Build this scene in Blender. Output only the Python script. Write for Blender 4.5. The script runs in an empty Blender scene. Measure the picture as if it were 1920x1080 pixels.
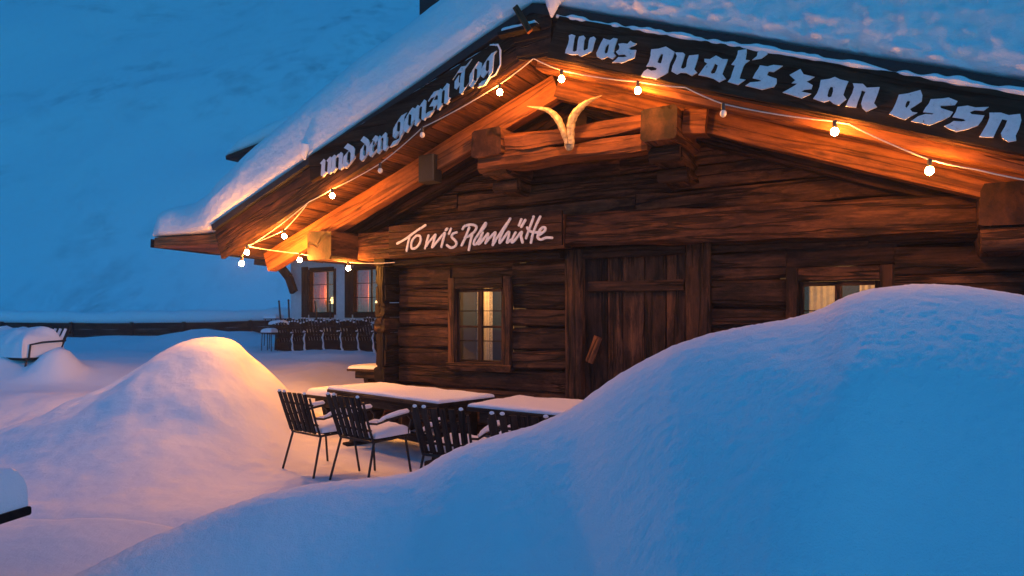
import bpy, bmesh, math, random
import numpy as np
from mathutils import Vector, Matrix, noise as mnoise

random.seed(7)
R = math.radians
SC = bpy.context.scene
COL = SC.collection

# ------------------------------------------------------------------ camera
EYE = 1.72          # eye height
FPX = 1280.0        # focal length in pixels of a 1920 wide frame (24 mm)
HOR = 595.0         # row of the horizon
cam = bpy.data.cameras.new("camera")
camo = bpy.data.objects.new("camera", cam)
COL.objects.link(camo)
camo.location = (0, 0, EYE)
camo.rotation_euler = (R(90), 0, 0)
cam.sensor_width = 36.0
cam.lens = FPX / 1920 * 36.0
cam.shift_y = (HOR - 540.0) / 1920.0
cam.clip_start = 0.05
cam.clip_end = 3000
SC.camera = camo

# ------------------------------------------------------------------ dusk sky
W = bpy.data.worlds.new("World")
SC.world = W
W.use_nodes = True
wn, wl = W.node_tree.nodes, W.node_tree.links
wn.clear()
sky = wn.new("ShaderNodeTexSky")
sky.sky_type = 'NISHITA'
sky.sun_disc = False
sky.sun_elevation = R(8)
sky.sun_rotation = R(150)
sky.altitude = 1800
sky.air_density = 1.0
sky.dust_density = 0.3
sky.ozone_density = 2.0
tint = wn.new("ShaderNodeMix"); tint.data_type = 'RGBA'; tint.blend_type = 'MULTIPLY'
tint.inputs['Factor'].default_value = 1.0
tint.inputs[7].default_value = (0.062, 0.515, 0.91, 1)      # the lamp-light white balance of the photograph
bg = wn.new("ShaderNodeBackground")
bg.inputs['Strength'].default_value = 0.15
wo = wn.new("ShaderNodeOutputWorld")
wl.new(sky.outputs[0], tint.inputs[6])
wl.new(tint.outputs[2], bg.inputs['Color'])
wl.new(bg.outputs[0], wo.inputs['Surface'])

SC.view_settings.view_transform = 'Standard'
SC.view_settings.look = 'None'
SC.view_settings.exposure = 1.0
SC.view_settings.gamma = 1.0
SC.view_settings.use_curve_mapping = False
SC.render.engine = 'CYCLES'
SC.cycles.use_denoising = True
SC.cycles.max_bounces = 6
SC.cycles.diffuse_bounces = 4
SC.cycles.glossy_bounces = 3
SC.cycles.transparent_max_bounces = 8
SC.cycles.sample_clamp_indirect = 4.0
SC.cycles.caustics_reflective = False
SC.cycles.caustics_refractive = False

BULB_RGB = (1.0, 0.35, 0.05)
BULB_POWER = 600.0

# ------------------------------------------------------------------ frames
ANG = R(30.5)
DX, DY = math.cos(ANG), -math.sin(ANG)          # along the front wall, to the right
NX, NY = -math.sin(ANG), -math.cos(ANG)         # out of the front wall
HUT = (-0.464, 9.9)

def hw(s, o, z, org=HUT):
    return Vector((org[0] + s*DX + o*NX, org[1] + s*DY + o*NY, z))

def onplane(u, v, o, org=HUT):
    """point (s, z) of the plane parallel to the wall at distance o that is seen at (u, v)"""
    rx, rz = (u-960)/FPX, (HOR-v)/FPX
    px, py = org[0]+o*NX, org[1]+o*NY
    t = (px*NX+py*NY)/(rx*NX+NY)
    X, Y = rx*t, t
    return (X-org[0])*DX+(Y-org[1])*DY, EYE+rz*t

def atz(u, v, z):
    t = (z-EYE)*FPX/(HOR-v)
    return Vector(((u-960)/FPX*t, t, z))

def aty(u, v, Y):
    return Vector(((u-960)/FPX*Y, Y, EYE+(HOR-v)/FPX*Y))

def N(x, y, z=0.0):
    return mnoise.noise(Vector((x, y, z)))

def sstep(a, b, x):
    t = min(1.0, max(0.0, (x-a)/(b-a)))
    return t*t*(3-2*t)

# ------------------------------------------------------------------ materials
def mat_new(name):
    m = bpy.data.materials.new(name)
    m.use_nodes = True
    nt = m.node_tree
    b = nt.nodes["Principled BSDF"]
    return m, nt, nt.nodes, nt.links, b

def ramp(nodes, stops):
    r = nodes.new("ShaderNodeValToRGB")
    els = r.color_ramp.elements
    while len(els) < len(stops):
        els.new(0.5)
    for e, (p, c) in zip(els, stops):
        e.position = p
        e.color = (*c, 1) if len(c) == 3 else c
    return r

def simple(name, rgb, rough=0.6, metal=0.0, var=0.25, scale=25, bump=0.0):
    m, nt, n, l, b = mat_new(name)
    tc = n.new("ShaderNodeTexCoord")
    nz = n.new("ShaderNodeTexNoise"); nz.inputs['Scale'].default_value = scale; nz.inputs['Detail'].default_value = 5
    l.new(tc.outputs['Object'], nz.inputs['Vector'])
    c0 = tuple(x*(1-var) for x in rgb); c1 = tuple(min(1, x*(1+var)) for x in rgb)
    r = ramp(n, [(0.3, c0), (0.7, c1)])
    l.new(nz.outputs['Fac'], r.inputs['Fac'])
    l.new(r.outputs['Color'], b.inputs['Base Color'])
    b.inputs['Roughness'].default_value = rough
    b.inputs['Metallic'].default_value = metal
    if bump:
        bp = n.new("ShaderNodeBump"); bp.inputs['Strength'].default_value = bump; bp.inputs['Distance'].default_value = 0.01
        l.new(nz.outputs['Fac'], bp.inputs['Height']); l.new(bp.outputs[0], b.inputs['Normal'])
    return m

def snow_mat(name, fine=1.0, lump=0.0):
    m, nt, n, l, b = mat_new(name)
    b.inputs['Base Color'].default_value = (0.80, 0.81, 0.84, 1)
    b.inputs['Roughness'].default_value = 0.7
    b.inputs['Specular IOR Level'].default_value = 0.15
    geo = n.new("ShaderNodeNewGeometry")
    n1 = n.new("ShaderNodeTexNoise"); n1.inputs['Scale'].default_value = 95; n1.inputs['Detail'].default_value = 6; n1.inputs['Roughness'].default_value = 0.7
    n2 = n.new("ShaderNodeTexNoise"); n2.inputs['Scale'].default_value = 9; n2.inputs['Detail'].default_value = 5
    l.new(geo.outputs['Position'], n1.inputs['Vector']); l.new(geo.outputs['Position'], n2.inputs['Vector'])
    b1 = n.new("ShaderNodeBump"); b1.inputs['Strength'].default_value = 0.75*fine; b1.inputs['Distance'].default_value = 0.012
    b2 = n.new("ShaderNodeBump"); b2.inputs['Strength'].default_value = 0.35; b2.inputs['Distance'].default_value = 0.03+lump
    l.new(n2.outputs['Fac'], b2.inputs['Height'])
    l.new(n1.outputs['Fac'], b1.inputs['Height'])
    l.new(b2.outputs[0], b1.inputs['Normal'])
    l.new(b1.outputs[0], b.inputs['Normal'])
    return m

def wood_mat(name, dark, mid, light, bump=0.6, rough=0.72, weather=1.0, spec=0.2):
    """weathered timber; the grain runs along each beam (attribute g is metres along / across the piece)"""
    m, nt, n, l, b = mat_new(name)
    g = n.new("ShaderNodeAttribute"); g.attribute_name = "g"
    tn = n.new("ShaderNodeAttribute"); tn.attribute_name = "tone"
    def nz(sc, detail, rough_, dist=0.0):
        mp = n.new("ShaderNodeMapping"); mp.inputs['Scale'].default_value = sc
        t = n.new("ShaderNodeTexNoise"); t.inputs['Scale'].default_value = 1; t.inputs['Detail'].default_value = detail
        t.inputs['Roughness'].default_value = rough_; t.inputs['Distortion'].default_value = dist
        l.new(g.outputs['Vector'], mp.inputs['Vector']); l.new(mp.outputs[0], t.inputs['Vector'])
        return t.outputs['Fac']
    grain = nz((1.1, 20, 20), 9, 0.72, 0.2)
    patch = nz((1.7, 6, 6), 7, 0.66, 0.3)
    stain = nz((2.2, 6.5, 6.5), 9, 0.74, 0.3)
    crack = nz((0.40, 7, 7), 3, 0.5, 0.15)
    hew = nz((6.0, 8, 8), 6, 0.68, 0.6)
    r1 = ramp(n, [(0.34, dark), (0.50, mid), (0.68, light)])
    ad = n.new("ShaderNodeMath"); ad.operation = 'MULTIPLY_ADD'; ad.inputs[1].default_value = 0.55
    l.new(grain, ad.inputs[0])
    a2 = n.new("ShaderNodeMath"); a2.operation = 'MULTIPLY'; a2.inputs[1].default_value = 0.45
    l.new(patch, a2.inputs[0]); l.new(a2.outputs[0], ad.inputs[2])
    a3 = n.new("ShaderNodeMath"); a3.operation = 'ADD'
    l.new(ad.outputs[0], a3.inputs[0]); l.new(tn.outputs['Fac'], a3.inputs[1])
    l.new(a3.outputs[0], r1.inputs['Fac'])
    st = ramp(n, [(0.36+0.06*weather, (0.16, 0.15, 0.16)), (0.47+0.06*weather, (1, 1, 1))])
    l.new(stain, st.inputs['Fac'])
    m0 = n.new("ShaderNodeMix"); m0.data_type = 'RGBA'; m0.blend_type = 'MULTIPLY'; m0.inputs['Factor'].default_value = min(1.0, 0.9*weather)
    l.new(r1.outputs['Color'], m0.inputs[6]); l.new(st.outputs['Color'], m0.inputs[7])
    # long dark cracks and knots
    sb = n.new("ShaderNodeMath"); sb.operation = 'SUBTRACT'; sb.inputs[1].default_value = 0.5; l.new(crack, sb.inputs[0])
    ab = n.new("ShaderNodeMath"); ab.operation = 'ABSOLUTE'; l.new(sb.outputs[0], ab.inputs[0])
    cr = ramp(n, [(0.010, (0.06, 0.06, 0.06)), (0.034, (1, 1, 1))])
    l.new(ab.outputs[0], cr.inputs['Fac'])
    mp = n.new("ShaderNodeMapping"); mp.inputs['Scale'].default_value = (1.5, 5.0, 5.0)
    vo = n.new("ShaderNodeTexVoronoi"); vo.inputs['Scale'].default_value = 1.0
    l.new(g.outputs['Vector'], mp.inputs['Vector']); l.new(mp.outputs[0], vo.inputs['Vector'])
    kr = ramp(n, [(0.05, (0.2, 0.2, 0.2)), (0.16, (1, 1, 1))])
    l.new(vo.outputs['Distance'], kr.inputs['Fac'])
    m1 = n.new("ShaderNodeMix"); m1.data_type = 'RGBA'; m1.blend_type = 'MULTIPLY'; m1.inputs['Factor'].default_value = min(0.95, 0.25+0.7*weather)
    l.new(m0.outputs[2], m1.inputs[6]); l.new(cr.outputs['Color'], m1.inputs[7])
    m2 = n.new("ShaderNodeMix"); m2.data_type = 'RGBA'; m2.blend_type = 'MULTIPLY'; m2.inputs['Factor'].default_value = 0.7
    l.new(m1.outputs[2], m2.inputs[6]); l.new(kr.outputs['Color'], m2.inputs[7])
    l.new(m2.outputs[2], b.inputs['Base Color'])
    b.inputs['Roughness'].default_value = rough
    b.inputs['Specular IOR Level'].default_value = spec
    h = n.new("ShaderNodeMath"); h.operation = 'MULTIPLY_ADD'; h.inputs[1].default_value = 0.5
    l.new(grain, h.inputs[0]); l.new(cr.outputs['Color'], h.inputs[2])
    h2 = n.new("ShaderNodeMath"); h2.operation = 'MULTIPLY_ADD'; h2.inputs[1].default_value = 0.9
    l.new(hew, h2.inputs[0]); l.new(h.outputs[0], h2.inputs[2])
    bp = n.new("ShaderNodeBump"); bp.inputs['Strength'].default_value = bump; bp.inputs['Distance'].default_value = 0.022
    l.new(h2.outputs[0], bp.inputs['Height']); l.new(bp.outputs[0], b.inputs['Normal'])
    return m

def glow(name, rgb, strength):
    m, nt, n, l, b = mat_new(name)
    b.inputs['Base Color'].default_value = (0.8, 0.7, 0.5, 1)
    b.inputs['Emission Color'].default_value = (*rgb, 1)
    b.inputs['Emission Strength'].default_value = strength
    return m

def glass_mat(name, refl=0.12):
    m, nt, n, l, b = mat_new(name)
    n.remove(b)
    tr = n.new("ShaderNodeBsdfTransparent"); gl = n.new("ShaderNodeBsdfGlossy"); gl.inputs['Roughness'].default_value = 0.03
    mx = n.new("ShaderNodeMixShader"); mx.inputs[0].default_value = refl
    l.new(tr.outputs[0], mx.inputs[1]); l.new(gl.outputs[0], mx.inputs[2])
    l.new(mx.outputs[0], n["Material Output"].inputs['Surface'])
    return m

M = {}
M['snow'] = snow_mat("snow")
M['snow_soft'] = snow_mat("snow_soft", 0.7)
M['snow_lumpy'] = snow_mat("snow_lumpy", 1.0, 0.05)
M['log'] = wood_mat("weathered_log", (0.008, 0.005, 0.004), (0.056, 0.025, 0.014), (0.175, 0.074, 0.036), 1.0, 0.75, 0.8)
M['beam'] = wood_mat("old_beam", (0.015, 0.007, 0.005), (0.075, 0.029, 0.014), (0.21, 0.080, 0.032), 0.9, 0.72, 0.68)
M['rafter'] = wood_mat("sawn_rafter", (0.06, 0.021, 0.008), (0.20, 0.066, 0.021), (0.36, 0.122, 0.038), 0.5, 0.7, 0.35)
M['casing'] = wood_mat("casing_wood", (0.012, 0.006, 0.004), (0.05, 0.021, 0.011), (0.13, 0.055, 0.025), 0.6)
M['soffit'] = wood_mat("soffit_board", (0.022, 0.009, 0.005), (0.085, 0.031, 0.013), (0.20, 0.074, 0.028), 0.5, 0.72, 0.45)
M['board'] = wood_mat("sign_board", (0.014, 0.010, 0.007), (0.032, 0.021, 0.014), (0.065, 0.043, 0.028), 0.4, 0.85, 0.4, 0.05)
M['dark_wood'] = wood_mat("dark_wood", (0.012, 0.008, 0.006), (0.035, 0.022, 0.015), (0.08, 0.05, 0.032), 0.5)
M['tar'] = simple("roofing_edge", (0.012, 0.011, 0.011), 0.7, 0, 0.3, 30, 0.3)
M['metal'] = simple("black_metal", (0.006, 0.005, 0.005), 0.6, 0.0, 0.3, 40)
M['slat'] = wood_mat("chair_slat", (0.008, 0.006, 0.005), (0.022, 0.015, 0.012), (0.05, 0.034, 0.026), 0.4)
M['letter'] = None
M['plaster'] = simple("white_plaster", (0.62, 0.60, 0.60), 0.9, 0, 0.08, 8, 0.2)
M['cable'] = simple("cable", (0.55, 0.5, 0.42), 0.5, 0, 0.1, 30)
M['socket'] = simple("bulb_socket", (0.02, 0.018, 0.016), 0.5, 0, 0.2, 40)
M['bulb_on'] = glow("lit_bulb", BULB_RGB, BULB_POWER)
M['bulb_warm'] = glow("warm_bulb", BULB_RGB, BULB_POWER*1.6)
M['bulb_strong'] = glow("strong_bulb", BULB_RGB, BULB_POWER*2.35)
M['bulb_off'] = simple("unlit_bulb", (0.75, 0.68, 0.58), 0.15, 0, 0.05, 10)
M['horn'] = simple("horn", (0.42, 0.33, 0.20), 0.6, 0, 0.55, 22, 1.0)
M['curtain'] = simple("cream_curtain", (0.66, 0.50, 0.32), 0.9, 0, 0.12, 20)
M['lace'] = simple("lace_curtain", (0.40, 0.32, 0.24), 0.9, 0, 0.7, 70)
M['red_curtain'] = simple("red_curtain", (0.50, 0.09, 0.045), 0.9, 0, 0.2, 14)
def cloth_mat(name, rgb, var, scale):
    m = simple(name, rgb, 0.9, 0, var, scale)
    nt = m.node_tree; n, l = nt.nodes, nt.links; b = n["Principled BSDF"]
    t = n.new("ShaderNodeBsdfTranslucent"); mx = n.new("ShaderNodeMixShader"); mx.inputs[0].default_value = 0.55
    l.new(b.inputs['Base Color'].links[0].from_socket, t.inputs['Color'])
    l.new(b.outputs[0], mx.inputs[1]); l.new(t.outputs[0], mx.inputs[2]); l.new(mx.outputs[0], n["Material Output"].inputs['Surface'])
    return m
M['curtain'] = cloth_mat("cream_curtain", (0.66, 0.50, 0.32), 0.12, 20)
M['lace'] = cloth_mat("lace_curtain", (0.40, 0.32, 0.24), 0.7, 70)
M['red_curtain'] = cloth_mat("red_curtain", (0.50, 0.19, 0.07), 0.2, 14)
M['room'] = simple("dark_room", (0.022, 0.013, 0.008), 0.9, 0, 0.2, 6)
M['room_pale'] = simple("pale_room", (0.06, 0.05, 0.05), 0.9, 0, 0.2, 3)
M['glass'] = glass_mat("window_glass", 0.03)
M['glass_far'] = glass_mat("far_window_glass", 0.14)
M['shade'] = glow("lamp_shade", (1.0, 0.62, 0.22), 1.6)

def letter_mat():
    m, nt, n, l, b = mat_new("white_letter_paint")
    geo = n.new("ShaderNodeNewGeometry")
    nz = n.new("ShaderNodeTexNoise"); nz.inputs['Scale'].default_value = 22; nz.inputs['Detail'].default_value = 9; nz.inputs['Roughness'].default_value = 0.75
    l.new(geo.outputs['Position'], nz.inputs['Vector'])
    r = ramp(n, [(0.30, (0.12, 0.10, 0.09)), (0.385, (0.62, 0.62, 0.63)), (0.7, (0.74, 0.74, 0.75))])
    l.new(nz.outputs['Fac'], r.inputs['Fac']); l.new(r.outputs['Color'], b.inputs['Base Color'])
    b.inputs['Roughness'].default_value = 0.8
    bp = n.new("ShaderNodeBump"); bp.inputs['Strength'].default_value = 0.4; bp.inputs['Distance'].default_value = 0.008
    l.new(nz.outputs['Fac'], bp.inputs['Height']); l.new(bp.outputs[0], b.inputs['Normal'])
    return m
M['letter'] = letter_mat()

# ------------------------------------------------------------------ mesh builder
class MB:
    def __init__(self):
        self.v, self.f, self.g, self.t = [], [], [], []
    def add(self, vs, fs, gs=None, tone=None):
        k = len(self.v)
        if tone is None: tone = random.uniform(-0.09, 0.09)
        off = (random.uniform(0, 50), random.uniform(0, 50), random.uniform(0, 50))
        for i, p in enumerate(vs):
            self.v.append(tuple(p))
            q = gs[i] if gs else p
            self.g.append((q[0]+off[0], q[1]+off[1], q[2]+off[2]))
            self.t.append(tone)
        for f in fs: self.f.append(tuple(i+k for i in f))
        return self
    def beam(self, p0, p1, w, h, up=(0, 0, 1), ch=0.015, jit=0.0, seg=None, tone=None, w1=None, h1=None):
        """timber from p0 to p1, w wide (sideways) and h high (along up), chamfered, optionally hewn"""
        p0, p1, up = Vector(p0), Vector(p1), Vector(up)
        d = p1-p0; L = d.length; d.normalize()
        side = d.cross(up).normalized(); u2 = side.cross(d).normalized()
        if seg is None: seg = max(1, int(L/0.22)) if jit else 1
        w1 = w if w1 is None else w1; h1 = h if h1 is None else h1
        vs, gs, fs = [], [], []
        sd = random.uniform(0, 100)
        for i in range(seg+1):
            t = i/seg
            ww, hh = (w+(w1-w)*t)/2, (h+(h1-h)*t)/2
            c = min(ch, ww*0.8, hh*0.8)
            cs = [(-ww+c, -hh), (ww-c, -hh), (ww, -hh+c), (ww, hh-c), (ww-c, hh), (-ww+c, hh), (-ww, hh-c), (-ww, -hh+c)]
            for k, (a, b) in enumerate(cs):
                if jit:
                    a += jit*N(sd+t*L*1.7, k*0.9, 1.3)*1.4; b += jit*N(sd+t*L*1.7, k*0.9, 7.7)*1.4
                vs.append(p0+d*(t*L)+side*a+u2*b); gs.append((t*L, a, b))
        for i in range(seg):
            for k in range(8):
                a, b = i*8+k, i*8+(k+1) % 8
                fs.append((a, b, b+8, a+8))
        self.add(vs, fs, gs, tone)
        # end grain: rings round an off-centre heart, darker than the faces
        for e, dd in ((0, -1), (seg, 1)):
            cv = [vs[e*8+k] for k in range(8)]; cg = [gs[e*8+k] for k in range(8)]
            hx, hy = random.uniform(-0.2, 0.2)*w, random.uniform(-0.2, 0.2)*h
            cen = sum(cv, Vector())/8
            heart = cen+side*hx+u2*hy
            v2 = [heart]+cv; g2 = [(0.2*hx, 0.2*hx, 0.2*hy)]+[(0.2*a, 0.2*a, 0.2*b) for (_, a, b) in cg]
            f2 = [((0, 1+(k+1) % 8, 1+k) if dd < 0 else (0, 1+k, 1+(k+1) % 8)) for k in range(8)]
            self.add(v2, f2, g2, (tone or 0.0)-0.10)
        return self
    def box(self, x0, x1, y0, y1, z0, z1, ch=0.006, jit=0.0, tone=None):
        """axis aligned board, grain along its longest side"""
        dx, dy, dz = x1-x0, y1-y0, z1-z0
        cx, cy, cz = (x0+x1)/2, (y0+y1)/2, (z0+z1)/2
        if dx >= dy and dx >= dz: return self.beam((x0, cy, cz), (x1, cy, cz), dy, dz, (0, 0, 1), ch, jit, None, tone)
        if dy >= dz: return self.beam((cx, y0, cz), (cx, y1, cz), dx, dz, (0, 0, 1), ch, jit, None, tone)
        return self.beam((cx, cy, z0), (cx, cy, z1), dx, dy, (0, 1, 0), ch, jit, None, tone)
    def tube(self, pts, r, n=8, flat=1.0, tone=None):
        pts = [Vector(p) for p in pts]
        rs = r if isinstance(r, (list, tuple)) else [r]*len(pts)
        vs, gs, fs = [], [], []
        prev = None; L = 0
        for i, p in enumerate(pts):
            a = pts[max(0, i-1)]; b = pts[min(len(pts)-1, i+1)]
            d = (b-a).normalized()
            if prev is None:
                ref = Vector((0, 0, 1)) if abs(d.z) < 0.9 else Vector((1, 0, 0))
                x = d.cross(ref).normalized()
            else:
                x = (prev-d*prev.dot(d)).normalized()
            prev = x; y = d.cross(x)
            if i: L += (p-pts[i-1]).length
            for k in range(n):
                th = 2*math.pi*k/n
                vs.append(p+x*math.cos(th)*rs[i]+y*math.sin(th)*rs[i]*flat); gs.append((L, math.cos(th)*rs[i], math.sin(th)*rs[i]))
        for i in range(len(pts)-1):
            for k in range(n):
                a, b = i*n+k, i*n+(k+1) % n
                fs.append((a, b, b+n, a+n))
        fs.append(tuple(range(n-1, -1, -1))); k0 = (len(pts)-1)*n; fs.append(tuple(range(k0, k0+n)))
        return self.add(vs, fs, gs, tone)
    def ball(self, c, r, sx=1, sy=1, sz=1, n=12, m=8):
        vs, fs = [(c[0], c[1], c[2]+r*sz)], []
        for j in range(1, m):
            ph = math.pi*j/m
            for i in range(n):
                th = 2*math.pi*i/n
                vs.append((c[0]+r*sx*math.sin(ph)*math.cos(th), c[1]+r*sy*math.sin(ph)*math.sin(th), c[2]+r*sz*math.cos(ph)))
        vs.append((c[0], c[1], c[2]-r*sz))
        for i in range(n): fs.append((0, 1+i, 1+(i+1) % n))
        for j in range(m-2):
            for i in range(n):
                a, b = 1+j*n+i, 1+j*n+(i+1) % n
                fs.append((a, a+n, b+n, b))
        e = len(vs)-1
        for i in range(n): fs.append((e, 1+(m-2)*n+(i+1) % n, 1+(m-2)*n+i))
        return self.add(vs, fs)
    def pillow(self, x0, x1, y0, y1, z, h, edge=0.06, amp=0.015, nx=28, ny=18, fn=None, sd=None):
        """a slab of snow with rounded shoulders lying on z"""
        sd = random.uniform(0, 99) if sd is None else sd
        vs, fs = [], []
        for j in range(ny+1):
            for i in range(nx+1):
                # denser rows at the shoulders
                a = 0.5-0.5*math.cos(math.pi*i/nx); b = 0.5-0.5*math.cos(math.pi*j/ny)
                x, y = x0+(x1-x0)*a, y0+(y1-y0)*b
                e = min(x-x0, x1-x, y-y0, y1-y)
                q = min(1.0, e/edge)
                hh = h*(0.28+0.72*math.sqrt(max(0, 1-(1-q)**2)))
                hh += amp*N(x*3+sd, y*3, sd)+amp*0.4*N(x*13+sd, y*13, sd)
                if fn: hh *= fn((x-x0)/(x1-x0), (y-y0)/(y1-y0))
                wob = 0.25*amp*N(x*9, y*9, sd)
                vs.append((x+wob, y+wob, z+max(0.004, hh)))
        n1 = nx+1
        for j in range(ny):
            for i in range(nx):
                a = j*n1+i
                fs.append((a, a+1, a+1+n1, a+n1))
        rim = [i for i in range(n1)] + [j*n1+nx for j in range(1, ny+1)] + [ny*n1+i for i in range(nx-1, -1, -1)] + [j*n1 for j in range(ny-1, 0, -1)]
        k = len(vs)
        for i in rim: vs.append((vs[i][0], vs[i][1], z))
        m = len(rim)
        for i in range(m):
            fs.append((rim[i], rim[(i+1) % m], k+(i+1) % m, k+i))
        fs.append(tuple(k+i for i in range(m-1, -1, -1)))
        return self.add(vs, fs)
    def prism(self, poly, y0, y1, tone=None, fn=None):
        """polygon of (x, z) points extruded from y0 to y1"""
        n = len(poly)
        vs = [(p[0], y0, p[1]) for p in poly]+[(p[0], y1, p[1]) for p in poly]
        fs = [tuple(range(n)), tuple(range(2*n-1, n-1, -1))]
        for i in range(n): fs.append((i, i+n, (i+1) % n+n, (i+1) % n))
        return self.add(vs, fs, None, tone)
    def build(self, name, mat, parent=None, off=(0, 0, 0), smooth=38, loc=None, rotz=None):
        me = bpy.data.meshes.new(name)
        vs = [(a-off[0], b-off[1], c-off[2]) for a, b, c in self.v]
        me.from_pydata(vs, [], self.f)
        bm = bmesh.new(); bm.from_mesh(me)
        bmesh.ops.recalc_face_normals(bm, faces=bm.faces)
        bm.to_mesh(me); bm.free()
        ga = me.attributes.new("g", 'FLOAT_VECTOR', 'POINT'); ga.data.foreach_set('vector', np.array(self.g, dtype=np.float32).ravel())
        ta = me.attributes.new("tone", 'FLOAT', 'POINT'); ta.data.foreach_set('value', np.array(self.t, dtype=np.float32))
        me.materials.append(mat)
        if smooth:
            me.shade_smooth(); me.set_sharp_from_angle(angle=R(smooth))
        o = bpy.data.objects.new(name, me); COL.objects.link(o)
        if parent is not None: o.parent = parent
        if loc is not None: o.location = loc
        if rotz is not None: o.rotation_euler = (0, 0, rotz)
        return o

def tag(o, label=None, cat=None, group=None, kind=None):
    if label: o['label'] = label
    if cat: o['category'] = cat
    if group: o['group'] = group
    if kind: o['kind'] = kind
    return o

def empty(name, loc, rotz, label, cat, group=None):
    o = bpy.data.objects.new(name, None); COL.objects.link(o)
    o.location = loc; o.rotation_euler = (0, 0, rotz); o.empty_display_size = 0.2
    return tag(o, label, cat, group)

def copy_tree(root, loc, rotz, label, group=None):
    def cp(o, parent):
        c = o.copy(); COL.objects.link(c); c.parent = parent
        for ch in list(o.children): cp(ch, c)
        return c
    c = cp(root, None)
    c.location = loc; c.rotation_euler = (0, 0, rotz); c['label'] = label
    if group: c['group'] = group
    return c

HROT = -ANG
def hut_thing(name, s, o, z, label, cat, group=None):
    """Empty with the hut's orientation; its parts are built in hut coordinates (s, -o, z) with off=(s, -o, z)"""
    e = empty(name, hw(s, o, z), HROT, label, cat, group)
    return e, (s, -o, z)

APEX_S, APEX_Z, PITCH = 1.593, 4.753, 0.372
def L(s):                       # lower edge line of the rake boards
    return APEX_Z-PITCH*abs(s-APEX_S)

# ================================================================== SNOW GROUND
MC = (-4.12, 9.35)
def mound(x, y):
    dx, dy = x-MC[0], y-MC[1]
    ax, px = (1.62, 1.75) if dx < 0 else (1.10, 2.4)
    ay, py = (1.62, 1.55) if dy < 0 else (1.15, 2.0)
    q = abs(dx/ax)**px+abs(dy/ay)**py
    h = 1.40*math.exp(-q)+0.20*math.exp(-((dx+1.0)/1.7)**2-((dy+0.9)/1.1)**2)-0.035*math.exp(-(dx/0.8)**2-(dy/0.8)**2)
    if h > 0.01:
        h *= 1+0.10*N(x*0.9, y*0.9, 3)+0.03*N(x*2.3, y*2.3, 9)
        # slumped hollow on the lamp side and a soft fold on the left
        h -= 0.10*math.exp(-((dx-0.62)/0.22)**2-((dy+0.15)/0.4)**2)
        h -= 0.07*math.exp(-((dx+0.95)/0.30)**2-((dy+0.65)/0.6)**2)
        h += 0.026*N(x*1.9+3, y*1.9, 4)*sstep(0.05, 0.4, h)+0.012*N(x*6, y*6, 7)
    return h

def ground(x, y):
    left = sstep(-2.0, -4.5, x)
    z = 0.70*sstep(8.8, 15.5, y)*(0.35+0.65*left) if y < 22 else 0.70*(0.35+0.65*left)
    z += 0.10*N(x*0.55, y*0.55, 1.0)*sstep(3, 5, abs(x-1.5))+0.035*N(x*1.5, y*1.5, 5.0)
    z += 0.02*N(x*4.0, y*4.0, 2.0)*left
    # low ridges and the trodden edge in front of the heap
    z += 0.20*math.exp(-((y-11.4-0.25*math.sin(x*0.9))/0.8)**2)*sstep(-5.0, -6.6, x)
    t = y-(5.30+0.10*math.sin(x*1.4)-0.12*(x+3.5))
    z += 0.16*sstep(0.12, -0.25, t)*sstep(-0.9, -1.9, x)
    z -= 0.07*math.exp(-((t-0.28)/0.22)**2)*sstep(-1.6, -2.6, x)
    z += 0.10*math.exp(-((x+4.3)/0.5)**2-((y-4.9)/0.5)**2)
    z += 0.44*math.exp(-((x+10.0)/1.7)**2-((y-13.4)/1.1)**2)
    z += 0.42*math.exp(-(((x+8.62)/0.36)**2+((y-12.95)/0.36)**2)**1.4)
    # piles against the far fence
    z += 0.55*math.exp(-((x+11.9)/1.1)**2-((y-25.2)/1.2)**2)
    z += 0.36*sstep(24.5, 26.8, y)*(0.8+0.9*N(x*0.42, 4.0, 0)+0.4*N(x*1.3, 7.0, 0))
    if y > 30: z -= 6.5*sstep(30, 60, y)
    return z

def graded(lo, hi, a, b, fine, coarse):
    xs = list(np.arange(a, b, fine))
    x = a; st = fine
    pre = []
    while x > lo:
        st = min(coarse, st*1.12); x -= st; pre.append(x)
    x = xs[-1]; st = fine; post = []
    while x < hi:
        st = min(coarse, st*1.12); x += st; post.append(x)
    return pre[::-1]+xs+post

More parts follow.
